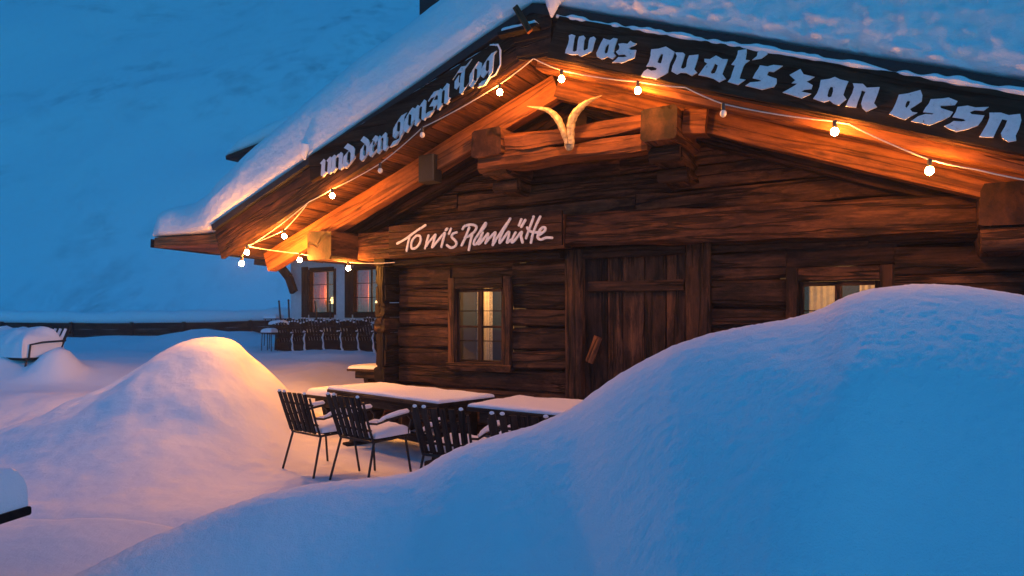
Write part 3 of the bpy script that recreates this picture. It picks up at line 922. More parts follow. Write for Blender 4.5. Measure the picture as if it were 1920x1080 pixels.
G = {   # pen paths, x-height 5
 'u': ([[(-.6, 4.7), (0, 4.1), (0, .9), (.7, .2), (2.2, 1.3)], [(1.6, 4.7), (2.2, 4.1), (2.2, .9), (3.0, .2)]], 3.6),
 'n': ([[(-.6, 4.7), (0, 4.1), (0, .7), (.5, .2)], [(0, 3.6), (1.5, 4.8), (2.2, 4.1), (2.2, .9), (3.0, .2)]], 3.7),
 'a': ([[(1.5, 4.8), (.2, 3.9), (0, 3.4), (0, 1.1), (.7, .3), (2.1, 1.3)], [(.5, 4.3), (1.5, 4.9), (2.2, 4.2), (2.2, .9), (3.0, .2)]], 3.7),
 's': ([[(2.9, 4.9), (2.1, 4.5), (1.5, 4.8), (.3, 4.0), (.3, 3.2), (2.2, 1.9), (2.2, 1.1), (1.2, .2), (-.5, .5)]], 3.4),
 'w': ([[(-.6, 4.9), (0, 4.3), (0, .9), (.7, .2), (2.0, 1.2)], [(1.4, 4.9), (2.0, 4.3), (2.0, .9), (2.8, .2), (4.2, 1.2)], [(3.4, 4.9), (4.2, 4.3), (4.2, 1.2), (2.8, .2)]], 5.6),
 'g': ([[(1.5, 4.9), (.2, 4.0), (0, 3.6), (0, 1.7), (.7, .9), (2.1, 1.8)], [(.6, 4.4), (1.5, 4.9), (2.3, 4.3), (2.3, .2), (1.2, -1.0), (-.9, -.6)], [(1.6, 4.9), (3.1, 4.7)]], 3.7),
 't': ([[(.7, 6.4), (.2, 5.2), (.2, .9), (.9, .2), (1.7, .8)], [(-.9, 4.4), (1.5, 4.6)]], 2.7),
 "'": ([[(.6, 6.9), (.3, 6.2), (-.3, 5.4)]], 1.2),
 'z': ([[(-.2, 4.0), (.9, 4.9), (2.4, 4.5), (.8, 2.9), (2.2, 2.2), (2.2, 1.2), (1.0, .2), (-.7, .7)]], 3.4),
 'e': ([[(1.5, 4.9), (.2, 4.0), (0, 3.5), (0, 1.1), (.8, .2), (2.4, 1.2)], [(.9, 5.2), (1.9, 4.5), (2.1, 3.6), (.3, 2.5)]], 3.1),
 'd': ([[(-.1, 6.6), (1.7, 5.0), (2.3, 4.1), (2.3, 1.4), (1.1, .2)], [(1.0, 4.7), (.1, 3.9), (0, 3.4), (0, 1.1), (.8, .2), (1.1, .2)]], 3.6),
 'o': ([[(1.2, 4.9), (.1, 4.0), (0, 3.5), (0, 1.1), (.9, .2)], [(.6, 4.5), (1.3, 4.9), (2.2, 4.1), (2.2, 1.4), (.9, .2)]], 3.5),
 'T': ([[(-1.0, 5.4), (.3, 6.5), (1.8, 5.9), (3.5, 6.7)], [(1.7, 6.0), (1.4, 5.0), (1.4, 1.0), (2.1, .2), (3.2, 1.2)], [(-.3, 4.7), (-.3, 3.0), (.4, 2.3)]], 4.4),
}
def black_text(mb, words, y_front):
    """words: (text, (s0, z0) baseline start, (s1, z1) baseline end, x-height, slant)"""
    idx = 0
    for (txt, p0, p1, xh, slant) in words:
        adv = [G[c][1] for c in txt]; tot = sum(adv)-0.6
        k = math.dist(p0, p1)/tot
        ex = ((p1[0]-p0[0])/math.dist(p0, p1), (p1[1]-p0[1])/math.dist(p0, p1))
        x = 0.6
        kv = xh/5
        for c in txt:
            for path in G[c][0]:
                def to(px_, pz_, x=x):
                    a = (x+px_)*k+slant*pz_*kv
                    return (p0[0]+ex[0]*a, p0[1]+ex[1]*a+pz_*kv)
                nib_stroke(mb, path, to, 1.5, R(38), y_front, idx); idx += 1
            x += G[c][1]

# ---- right gable sign
sgn, off = hut_thing('gable_sign', 4.0, 1.34, L(4.0), "long dark wooden gable sign reading was guat's zan essn in white blackletter", 'sign')
mb = MB()
z_in = lambda s: L(s)
mb.beam((1.88, -1.335, L(1.88)+0.268), (6.32, -1.335, L(6.32)+0.268), 0.045, 0.50*cp, (0, 0, 1), 0.006, 0.008, None, 0.02)
mb.build('board', M['board'], sgn, off)
def bl(u, v, o=1.365): return onplane(u, v, o)
mb = MB()
def cut(polys, k, u0, v0, y_front):
    for q, (out, hole) in enumerate(polys):
        f = lambda p: bl(u0+p[0]/k, v0+p[1]/k, 1.372)
        o2 = [f(p) for p in out]
        if hole:
            h2 = [f(p) for p in hole]
            # run into the hole along the nearest pair of corners and back out
            i_, j_ = min(((a, b) for a in range(len(o2)) for b in range(len(h2))), key=lambda ab: math.dist(o2[ab[0]], h2[ab[1]]))
            ar = lambda P: sum(P[a][0]*P[(a+1) % len(P)][1]-P[(a+1) % len(P)][0]*P[a][1] for a in range(len(P)))
            if ar(o2)*ar(h2) > 0: h2 = h2[::-1]; j_ = len(h2)-1-j_
            e = 0.0008
            a, b = o2[i_], h2[j_]
            o2 = o2[:i_+1]+h2[j_:]+h2[:j_]+[(b[0]+e, b[1]+e)]+[(a[0]+e, a[1]+e)]+o2[i_+1:]
        mb.prism(o2, y_front-0.0002*(q % 5), y_front+0.03, 0)
cut([
 ([(115,70),(140,62),(168,72),(160,95),(150,160),(145,200),(165,205),(180,195),(190,110),(200,80),(235,72),(250,90),(240,110),(232,185),(245,195),(270,180),(280,110),(290,90),(320,80),(335,95),(320,140),(310,185),(300,205),(215,243),(200,238),(190,225),(140,232),(85,215),(90,190),(110,140),(118,100)], None),
 ([(400,95),(430,105),(455,110),(480,92),(512,98),(505,120),(490,160),(480,215),(500,235),(470,265),(430,245),(385,268),(345,245),(340,215),(355,185),(370,150),(385,120)], [(430,145),(445,140),(440,180),(430,215),(412,222),(405,200),(415,165)]),
 ([(620,115),(640,130),(670,138),(650,155),(620,165),(605,180),(625,190),(665,190),(655,235),(650,255),(545,298),(520,290),(470,293),(500,270),(520,248),(560,250),(590,245),(570,225),(520,230),(500,205),(525,185),(530,165),(520,140),(560,135),(595,140)], None),
 ([(910,162),(980,205),(965,250),(940,300),(930,345),(925,375),(900,392),(825,430),(790,420),(705,405),(730,365),(760,345),(790,360),(830,355),(835,340),(800,325),(748,325),(770,290),(785,235),(785,215),(790,185),(850,180)], [(870,222),(888,225),(880,265),(870,300),(852,298),(838,290),(850,255)]),
 ([(985,210),(1050,212),(1065,225),(1045,290),(1030,335),(1050,345),(1075,330),(1085,270),(1100,235),(1175,228),(1170,260),(1150,320),(1140,345),(1165,375),(1120,402),(1075,378),(1030,375),(1000,390),(955,365),(965,320),(990,270),(1000,240)], None),
 ([(1225,262),(1270,265),(1320,235),(1375,265),(1415,265),(1405,300),(1385,345),(1370,385),(1400,425),(1345,453),(1300,425),(1250,410),(1175,395),(1205,355),(1230,320),(1250,300),(1225,285)], [(1310,300),(1335,315),(1325,350),(1310,380),(1285,385),(1275,370),(1295,335)]),
 ([(1500,195),(1570,183),(1570,215),(1560,270),(1595,275),(1560,300),(1545,320),(1520,390),(1510,425),(1560,432),(1500,475),(1465,465),(1415,450),(1440,420),(1455,370),(1475,315),(1445,310),(1480,265),(1495,225)], None),
 ([(1660,210),(1710,185),(1742,190),(1740,225),(1690,260),(1615,272),(1655,240)], None),
 ([(1680,315),(1740,325),(1790,312),(1865,320),(1830,345),(1790,370),(1750,365),(1735,395),(1770,410),(1815,425),(1815,460),(1795,490),(1695,515),(1640,500),(1560,482),(1600,455),(1660,450),(1690,445),(1680,435),(1620,420),(1640,380),(1665,345)], None)],
 4.3636, 1040, 50, -1.372)
cut([
 ([(170,38),(195,80),(280,100),(240,125),(215,135),(265,165),(255,195),(200,200),(175,215),(255,232),(180,268),(110,245),(30,222),(80,195),(130,165),(145,150),(100,150),(130,125),(85,85),(120,65)], None),
 ([(440,100),(480,120),(545,135),(525,180),(505,240),(530,275),(470,322),(430,310),(400,285),(355,300),(310,285),(270,270),(300,230),(320,180),(325,145),(330,125),(400,115)], [(405,175),(425,180),(425,215),(412,255),(390,262),(380,245),(390,205)]),
 ([(580,150),(660,155),(690,185),(790,180),(780,215),(765,255),(745,305),(770,335),(685,372),(655,345),(645,310),(660,260),(680,215),(650,205),(640,240),(620,290),(605,340),(525,330),(545,285),(575,230),(590,180)], None),
 ([(940,240),(1010,230),(1065,215),(1110,203),(1125,245),(1120,290),(1060,330),(1025,350),(1045,375),(1085,380),(1030,410),(990,435),(950,425),(865,390),(890,360),(915,310),(930,270)], [(1010,285),(1030,290),(1020,320),(1000,345),(990,330),(998,300)]),
 ([(1190,275),(1280,270),(1330,262),(1400,290),(1380,320),(1300,325),(1265,325),(1270,345),(1365,375),(1340,410),(1290,435),(1180,480),(1130,465),(1035,448),(1090,410),(1150,390),(1200,395),(1215,385),(1130,375),(1150,340),(1175,310)], None),
 ([(1400,335),(1480,325),(1540,340),(1645,335),(1605,365),(1535,360),(1495,375),(1510,392),(1610,402),(1590,440),(1560,480),(1480,510),(1390,530),(1340,510),(1295,485),(1340,465),(1370,445),(1430,450),(1465,445),(1450,430),(1360,415),(1385,375)], None),
 ([(1650,380),(1740,380),(1800,400),(1890,390),(1900,440),(1880,510),(1855,560),(1860,600),(1800,610),(1750,580),(1740,540),(1770,490),(1790,440),(1750,430),(1730,470),(1700,530),(1680,575),(1570,570),(1600,520),(1630,470),(1650,420)], None)],
 4.174, 1460, 120, -1.372)
mb.build('lettering', M['letter'], sgn, off, smooth=0)
def snow_edge(pts, r, n=60, seed=0.0, gap=0.0):
    mb = MB(); run = []
    for i in range(n+1):
        t = i/n
        k = t*(len(pts)-1); j = min(len(pts)-2, int(k)); f = k-j
        p = Vector(pts[j])*(1-f)+Vector(pts[j+1])*f
        q = r*(0.75+0.9*N(t*14, seed, 0)+0.5*N(t*45, seed, 2))
        run.append((p+Vector((0, 0.004*N(t*50, 3, seed), 0.35*max(0, q))), max(0.006, q)))
    mb.tube([a for a, b in run], [b for a, b in run], 8)
    return mb
snow_edge([(1.92, -1.335, L(1.92)+0.512), (6.3, -1.345, L(6.3)+0.512)], 0.034, 190, 3.3).build('snow_edge', M['snow'], sgn, off)

# ---- left gable sign
sgl, off = hut_thing('gable_sign', -0.4, 1.36, 4.1, 'slanting dark gable sign reading und den gonzn Tog left of the ridge', 'sign')
mb = MB()
A0, A1 = (-2.00, 3.66), (1.17, 4.66); hgt = 0.365
mb.prism([(A0[0], A0[1]), (A1[0]-0.06, A1[1]-0.03), (A1[0], A1[1]+0.06), (A1[0]-0.01, A1[1]+hgt-0.10), (A1[0]-0.10, A1[1]+hgt-0.03), (A0[0]-0.03, A0[1]+hgt)], -1.305, -1.36, 0.0)
mb.build('board', M['board'], sgl, off)
mb = MB()
black_text(mb, [('und', onplane(601, 331, 1.37), onplane(660, 309, 1.37), 0.225, 0.1), ('den', onplane(674, 302, 1.37), onplane(722, 281, 1.37), 0.22, 0.1),
                ('gonzn', onplane(736, 265, 1.37), onplane(838, 193, 1.37), 0.235, 0.1), ('Tog', onplane(852, 183, 1.37), onplane(921, 140, 1.37), 0.235, 0.1)], -1.367)
mb.build('lettering', M['letter'], sgl, off, smooth=0)
mb = snow_edge([(A0[0], -1.34, A0[1]+hgt+0.005), (A1[0]-0.10, -1.34, A1[1]+hgt-0.025)], 0.010, 90, 8.1)
mb.tube([(A1[0]-0.14, -1.35, A1[1]+hgt-0.03), (A1[0]-0.03, -1.355, A1[1]+hgt-0.05), (A1[0]+0.005, -1.355, A1[1]+hgt-0.12), (A1[0]+0.005, -1.355, A1[1]+0.07), (A1[0]-0.06, -1.355, A1[1]-0.035), (A1[0]-0.3, -1.355, A1[1]-0.11)],
        [0.012, 0.014, 0.013, 0.010, 0.010, 0.006], 8)
mb.build('snow_edge', M['snow'], sgl, off)

# ---- name board over the window
sgt, off = hut_thing('name_board', 0.04, 0.33, 2.66, "brown wooden board with white handwriting Toni's Almhütte over the small window", 'sign')
mb = MB(); mb.beam((-1.42, -0.325, 2.875), (1.49, -0.325, 2.885), 0.045, 0.45, (0, 0, 1), 0.006, 0.006, None, -0.07); mb.build('board', M['beam'], sgt, off)
def zz(x, y): return onplane(730+x/5.818, 390+y/5.818, 0.352)
def curve(pts, n=6):
    if len(pts) < 3: return pts
    P = [pts[0]]+list(pts)+[pts[-1]]; out = []
    for i in range(1, len(P)-2):
        a, b, c, d = P[i-1], P[i], P[i+1], P[i+2]
        for k in range(n):
            t = k/n
            out.append(tuple(0.5*((2*b[j])+(-a[j]+c[j])*t+(2*a[j]-5*b[j]+4*c[j]-d[j])*t*t+(-a[j]+3*b[j]-3*c[j]+d[j])*t**3) for j in range(2)))
    out.append(pts[-1]); return out
SCRIPT = [[(85, 388), (170, 343), (280, 265), (395, 188)], [(226, 300), (207, 380), (190, 468)],
 [(296, 302), (258, 345), (240, 400), (248, 440), (284, 438), (325, 398), (345, 345), (334, 306), (300, 302)],
 [(430, 300), (410, 370), (390, 440)], [(402, 418), (450, 350), (506, 292), (490, 350), (468, 428), (522, 368), (605, 272), (590, 340), (570, 425)],
 [(618, 242), (634, 226)], [(672, 226), (650, 282)],
 [(735, 266), (696, 282), (682, 318), (714, 350), (734, 384), (714, 420), (672, 434), (628, 404)],
 [(872, 212), (846, 285), (820, 345), (790, 408)], [(800, 230), (826, 198), (880, 182), (936, 190), (950, 216), (926, 262), (874, 304), (826, 322)], [(906, 296), (886, 360), (868, 458)],
 [(958, 312), (1000, 240), (1036, 184), (1054, 165), (1040, 210), (980, 280), (936, 340), (922, 390), (946, 394), (986, 340), (1012, 290)],
 [(1018, 268), (1000, 330), (976, 395), (1022, 348), (1076, 280), (1068, 335), (1050, 384), (1100, 322), (1156, 266), (1145, 330), (1128, 405), (1160, 358)],
 [(1164, 342), (1230, 250), (1298, 150), (1320, 116), (1300, 152), (1250, 240), (1216, 310), (1204, 380), (1242, 338), (1300, 262), (1304, 300), (1286, 376), (1322, 348)],
 [(1378, 268), (1352, 320), (1336, 374), (1372, 350), (1442, 262), (1438, 310), (1455, 376)],
 [(1442, 124), (1416, 190)], [(1484, 132), (1442, 206)],
 [(1575, 95), (1545, 180), (1512, 275), (1492, 330)], [(1646, 95), (1602, 190), (1562, 300), (1546, 378)], [(1504, 214), (1530, 250), (1590, 266), (1650, 262)],
 [(1622, 304), (1690, 256), (1702, 218), (1672, 214), (1632, 260), (1620, 318), (1652, 345), (1712, 324), (1776, 326)]]
def brush(mb, pts, r, y_front, idx):
    pts = [zz(*p) for p in curve(pts)]
    n = len(pts)
    lft, rgt = [], []
    for i, p in enumerate(pts):
        a, b = pts[max(0, i-1)], pts[min(n-1, i+1)]
        d = Vector((b[0]-a[0], b[1]-a[1]))
        d = d.normalized() if d.length > 1e-9 else Vector((1, 0))
        rr = r*(0.95+0.25*N(i*0.35, idx*3.1, 0))
        lft.append((p[0]-d.y*rr, p[1]+d.x*rr)); rgt.append((p[0]+d.y*rr, p[1]-d.x*rr))
    for i in range(n-1):
        mb.prism([lft[i], lft[i+1], rgt[i+1], rgt[i]], y_front-0.0003*((idx*5+i*2) % 29), y_front+0.012, 0)
    for i, p in enumerate(pts[::1]):
        mb.prism([(p[0]+r*0.97*math.cos(t*math.pi/4), p[1]+r*0.97*math.sin(t*math.pi/4)) for t in range(8)], y_front-0.0003*((idx*5+i*2+1) % 29)-0.00015, y_front+0.012, 0)
mb = MB()
for i, st in enumerate(SCRIPT): brush(mb, st, 0.0175, -0.356, i)
mb.build('lettering', M['letter'], sgt, off, smooth=0)

# ================================================================== LIGHT STRINGS
def make_string(label, strands, bulbs, base):
    t, off = hut_thing('light_string', *base, label, 'string lights', 'bulb strings under the gable')
    mb = MB()
    for st in strands:
        pts = []
        for i in range(len(st)-1):
            a, b = Vector(st[i]), Vector(st[i+1]); k = max(4, int((b-a).length/0.12))
            sag = 0.03*(b-a).length
            for j in range(k): 
                f = j/k; p = a.lerp(b, f); p.z -= sag*4*f*(1-f)*0.6; pts.append(p)
        pts.append(Vector(st[-1])); mb.tube(pts, 0.0065, 6)
    mb.build('cable', M['cable'], t, off)
    for (s, o, z, on) in bulbs:
        mb = MB(); mb.ball((s, -o, z), 0.034, 1, 1, 1.12, 12, 8)
        b = mb.build('bulb', M['bulb_off' if not on else 'bulb_strong' if on == 3 else 'bulb_warm' if on == 2 else 'bulb_on'], t, off, 80)
        if not on: b['label'] = 'unlit pale bulb'
        mb = MB(); mb.tube([(s, -o, z+0.032), (s, -o, z+0.10)], [0.022, 0.019], 10); mb.build('socket', M['socket'], b, off)
def bp(u, v, o, on=True):
    s, z = onplane(u, v, o); return (s, o, z, on)
def cp3(u, v, o):
    s, z = onplane(u, v, o); return (s, -o, z)
O = 1.37
rb = [bp(1053, 148, O), bp(1196, 170, O), bp(1356, 213, O, False), bp(1565, 247, O), bp(1743, 320, O)]
def top(b): return (b[0], -b[1], b[2]+0.095)
make_string('string of round bulbs under the right gable sign, four lit and one dark',
            [[cp3(1001, 110, O), top(rb[0]), top(rb[1]), cp3(1285, 164, O), top(rb[2]), top(rb[3]), cp3(1592, 233, O), top(rb[4]), cp3(1830, 318, O), cp3(1990, 348, O)]],
            rb, (4.0, O, 3.9))
lb = [bp(937, 173, O), bp(792, 253, O, False), bp(713, 320, O, False), bp(623, 367, O), bp(533, 443, 1.15, 2), bp(463, 473, 1.62, 3), bp(453, 494, 1.72, 3), bp(562, 487, 0.95, 2), bp(653, 503, 0.42, 2)]
make_string('string of round bulbs along the left rake, seven lit and two dark',
            [[cp3(1000, 110, O), top(lb[0]), top(lb[1]), top(lb[2]), top(lb[3]), cp3(580, 378, O), cp3(470, 460, O), top(lb[5]), top(lb[6])],
             [cp3(575, 384, O), top(lb[4]), top(lb[5])], [top(lb[5]), top(lb[7]), top(lb[8]), cp3(740, 492, 0.40)]],
            lb, (-1.0, O, 3.4))

# ================================================================== HORNS AND LOUDSPEAKERS
hn, off = hut_thing('goat_horns', 1.86, 0.86, 3.76, 'pair of curved yellowish goat horns mounted on the collar beam under the ridge', 'horns')
def horn(path, rs):
    mb = MB(); p3 = []
    P = curve(path, 5)
    for i, (u, v) in enumerate(P):
        s, z = onplane(u, v, 0.92+0.06*math.sin(i/len(P)*2.5)); p3.append((s, -(0.92+0.06*math.sin(i/len(P)*2.5)), z))
    n = len(p3); rr = []
    for i in range(n):
        k = i/(n-1)*(len(rs)-1); j = min(len(rs)-2, int(k)); q = rs[j]+(rs[j+1]-rs[j])*(k-j)
        rr.append(q*(1+0.07*math.sin(i*2.2)))
    mb.tube(p3, rr, 10, 0.7); return mb.build('horn', M['horn'], hn, off)
horn([(1064, 270), (1056, 245), (1045, 222), (1028, 207), (1006, 202), (988, 199)], [0.040, 0.054, 0.058, 0.044, 0.023, 0.004])
horn([(1072, 270), (1070, 242), (1075, 219), (1090, 200), (1108, 188), (1129, 179)], [0.045, 0.066, 0.068, 0.054, 0.030, 0.004])
mb = MB(); mb.ball((1.862, -0.89, 3.80), 0.075, 0.85, 0.6, 1.15); mb.build('skull_plate', M['horn'], hn, off)

def speaker(u0, v0, u1, v1, o, label):
    (s0, z1), (s1, z0) = onplane(u0, v0, o), onplane(u1, v1, o)
    t, off = hut_thing('loudspeaker', (s0+s1)/2, o, z0, label, 'loudspeaker', 'black loudspeakers under the roof')
    mb = MB(); mb.box(s0, s1, -o, -o+0.22, z0, z1, 0.02, 0, 0); mb.build('cabinet', M['metal'], t, off)
    mb = MB(); mb.box(s0+0.02, s1-0.02, -o-0.006, -o-0.001, z0+0.02, z1-0.02, 0.002); mb.build('grille', M['tar'], t, off)
    mb = MB(); mb.beam(((s0+s1)/2, -o+0.221, (z0+z1)/2), ((s0+s1)/2, -0.02 if o < 0.5 else -0.4, (z0+z1)/2+0.05), 0.04, 0.04); mb.build('bracket', M['metal'], t, off)
speaker(1426, 208, 1469, 265, 0.62, 'black box loudspeaker hanging right of the middle purlin above the door')
speaker(783, 292, 812, 338, 0.80, 'smaller black box loudspeaker tucked under the left rafter')

# ================================================================== TABLES, BENCHES
def table(name, loc, rotz, lx, ly, h, label, snow_h=0.042, group=None):
    t = empty(name, loc, rotz, label, 'table', group)
    mb = MB(); n = max(3, int(ly/0.2))
    for i in range(n):
        y0 = -ly/2+ly*i/n
        mb.box(-lx/2, lx/2, y0+0.003, y0+ly/n-0.003, h-0.045, h, 0.008, 0.003)
    mb.build('table_top', M['dark_wood'], t)
    mb = MB()
    mb.box(-lx/2+0.12, lx/2-0.12, -ly/2+0.08, -ly/2+0.115, h-0.17, h-0.048, 0.004); mb.box(-lx/2+0.12, lx/2-0.12, ly/2-0.115, ly/2-0.08, h-0.17, h-0.048, 0.004)
    mb.build('apron', M['dark_wood'], t)
    for sg in (-1, 1):
        x = sg*(lx/2-0.30); mb = MB()
        mb.prism([(-ly*0.30, 0.07), (ly*0.30, 0.07), (ly*0.22, h*0.45), (ly*0.38, h-0.05), (-ly*0.38, h-0.05), (-ly*0.22, h*0.45)], x-0.04, x+0.04)
        mb.v = [(b, a, c) for a, b, c in mb.v]
        mb.box(x-0.06, x+0.06, -ly*0.40, ly*0.40, -0.03, 0.069, 0.02)
        mb.build('leg', M['dark_wood'], t)
    mb = MB(); mb.beam((-lx/2+0.345, 0, 0.22), (lx/2-0.345, 0, 0.22), 0.06, 0.12); mb.build('stretcher', M['dark_wood'], t)
    mb = MB(); mb.pillow(-lx/2+0.012, lx/2-0.012, -ly/2+0.012, ly/2-0.012, h+0.001, snow_h, 0.07, 0.014, 40, 26); mb.build('snow_layer', M['snow_soft'], t)
    return t
TG = 'snow covered tables by the cabin'
table('table', hw(-0.13, 1.50, 0), HROT-R(13), 2.30, 0.90, 0.76, 'long snow covered table in front of the small cabin window, between chairs and wall bench', group=TG)
table('table', hw(2.42, 1.84, 0), HROT-R(5), 2.2, 0.98, 0.76, 'snow covered table before the door, its right end hidden by the drift', group=TG)
p = aty(617, 737, 9.75)
table('side_table', (p.x, p.y+0.15, 0), R(-38), 0.62, 0.46, 0.60, 'small snow capped side table left of the long table, behind the leftmost chair', 0.10, TG)
p = aty(700, 688, 12.1)
table('table', (p.x+0.22, p.y, 0.10), R(-20), 1.15, 0.7, 0.72, 'snow covered table end poking out behind the cabin corner', 0.06, TG)

bn, off = hut_thing('wall_bench', 0.0, 0.32, 0.0, 'plain wooden bench along the cabin wall under the small window', 'bench')
mb = MB(); mb.box(-1.35, 1.35, -0.50, -0.10, 0.43, 0.48, 0.01, 0.004, 0.1); mb.build('seat', M['beam'], bn, off)
for x in (-1.1, 0.0, 1.1):
    mb = MB(); mb.box(x-0.04, x+0.04, -0.46, -0.12, -0.05, 0.428, 0.01); mb.build('leg', M['dark_wood'], bn, off)

# the snow covered table corner at the lower left
table('table', (-3.276, 3.256, 0.02), R(-11.7), 1.4, 0.9, 0.72, 'table corner under a deep rounded cap of snow at the lower left edge', 0.21, None)

# ================================================================== CHAIRS
def make_chair(loc, rotz, label, group):
    c = empty('garden_chair', loc, rotz, label, 'chair', group)
    w = 0.27
    def back(z): return -0.23-0.14*(z-0.42)/0.44
    mb = MB(); T = lambda *pts: mb.tube(pts, 0.0125, 8)
    T((-w, -0.22, 0.42), (w, -0.22, 0.42)); T((-w, 0.24, 0.43), (w, 0.24, 0.43)); T((-w, -0.22, 0.42), (-w, 0.24, 0.43)); T((w, -0.22, 0.42), (w, 0.24, 0.43))
    for sg in (-1, 1): T((sg*w, -0.22, 0.42), (sg*(w+0.01), back(0.6), 0.6), (sg*(w+0.02), back(0.84), 0.84))
    T((-w-0.01, back(0.54)+0.012, 0.54), (w+0.01, back(0.54)+0.012, 0.54)); T((-w-0.02, back(0.76)+0.012, 0.76), (w+0.02, back(0.76)+0.012, 0.76))
    mb.build('frame', M['metal'], c)
    mb = MB()
    for i in range(6):
        x = -w+0.045+i*(2*w-0.09)/5
        lean = (x/w)*0.022
        z0, z1 = 0.45+0.008*N(i, 3), 0.885+0.012*N(i*1.7, 1)
        mb.beam((x-lean*0.3, back(z0)-0.018, z0), (x+lean, back(z1)-0.018, z1), 0.066, 0.016, (0, 1, 0.3), 0.004, 0.003, 4)
    mb.build('backrest', M['slat'], c)
    mb = MB()
    for i in range(5):
        y = -0.17+i*0.09; mb.box(-w-0.01, w+0.01, y, y+0.07, 0.435, 0.452, 0.004)
    mb.build('seat', M['slat'], c)
    for sx, sy in ((-1, -1), (1, -1), (-1, 1), (1, 1)):
        mb = MB(); mb.tube([(sx*w, sy*0.21, 0.42), (sx*(w+0.035), sy*(0.33 if sy < 0 else 0.27), -0.03)], 0.0125, 8); mb.build('leg', M['metal'], c)
    for sg in (-1, 1):
        mb = MB(); x = sg*(w+0.035)
        mb.tube([(sg*(w+0.012), back(0.62), 0.62), (x, -0.20, 0.605), (x, -0.05, 0.63), (x, 0.20, 0.66), (x, 0.26, 0.60), (sg*w, 0.235, 0.43)], 0.011, 8)
        mb.beam((x, -0.10, 0.640), (x, 0.20, 0.672), 0.055, 0.018, (0, 0, 1), 0.005)
        a = mb.build('armrest', M['metal'], c)
        mb = MB()
        pts = [(x, -0.19, 0.627), (x, -0.12, 0.655), (x, -0.02, 0.672), (x, 0.10, 0.690), (x, 0.20, 0.697), (x, 0.225, 0.692)]
        mb.tube(pts, [0.010, 0.024, 0.033, 0.036, 0.032, 0.012], 10, 0.8); mb.build('snow_cap', M['snow_soft'], a)
    mb = MB(); mb.pillow(-w-0.015, w+0.015, -0.20, 0.27, 0.453, 0.095, 0.10, 0.02, 22, 18, lambda a, b: 0.75+0.35*b); 
    for i in range(6):
        x = -w+0.045+i*(2*w-0.09)/5
        if i in (0, 1, 5): mb.ball((x*1.08, back(0.885)-0.018, 0.893), 0.020+0.006*N(i, 9), 1.2, 0.8, 0.8, 8, 6)
    mb.build('snow_layer', M['snow_soft'], c)
    return c
CG = 'slatted garden chairs at the tables'
def chair_at(s, o, rot, label, first=None):
    loc = hw(s, o, 0.0); loc.z = ground(loc.x, loc.y)+0.03+mound(loc.x, loc.y)*0.6
    return make_chair(loc, rot, label, CG) if first is None else copy_tree(first, loc, rot, label, CG)
ch = chair_at(-0.30, 2.76, HROT-R(10), 'leftmost dark slatted garden chair at the long table, beside the glowing snow heap')
chair_at(0.48, 2.80, HROT-R(9), 'dark slatted garden chair with snowy armrest, second from the left at the long table', ch)
chair_at(1.74, 3.00, HROT+R(4), 'dark slatted garden chair half sunk behind the drift, right of the two full chairs', ch)
chair_at(2.58, 3.04, HROT+R(6), 'garden chair buried to its backrest by the drift before the right table', ch)

# ================================================================== FAR LEFT BUILDING
B2 = (-7.65, 23.6)
bz = 0.62
bld = empty('chalet', (B2[0], B2[1], bz), HROT, 'white plastered chalet with curtained lit windows behind the cabin', 'building')
def b2(u, v, o=0.0):
    s, z = onplane(u, v, o, B2); return s, z-bz
w1a, w1b = b2(578, 506), b2(630, 590)
w2a, w2b = b2(660, 506), b2(713, 590)
ztop = 3.05
mb = MB(); xr = 9.0
def wallp(x0, x1, z0, z1): mb.box(x0, x1, 0.0, 0.3, z0, z1, 0.002)
zb, zt = w1b[1], w1a[1]
wallp(0, xr, -0.5, zb); wallp(0, xr, zt+0.002, 6.4)
xs = [0, w1a[0], w1b[0], w2a[0], w2b[0], xr]
wallp(xs[0], xs[1], zb+0.002, zt); wallp(xs[2], xs[3], zb+0.002, zt); wallp(xs[4], xs[5], zb+0.002, zt)
mb.box(0.0, 0.3, 0.302, 8.5, -0.5, 6.4, 0.002); mb.box(xr-0.3, xr, 0.302, 8.5, -0.5, 6.4, 0.002); mb.box(0.302, xr-0.302, 8.2, 8.5, -0.5, 6.4, 0.002)
mb.build('wall', M['plaster'], bld)
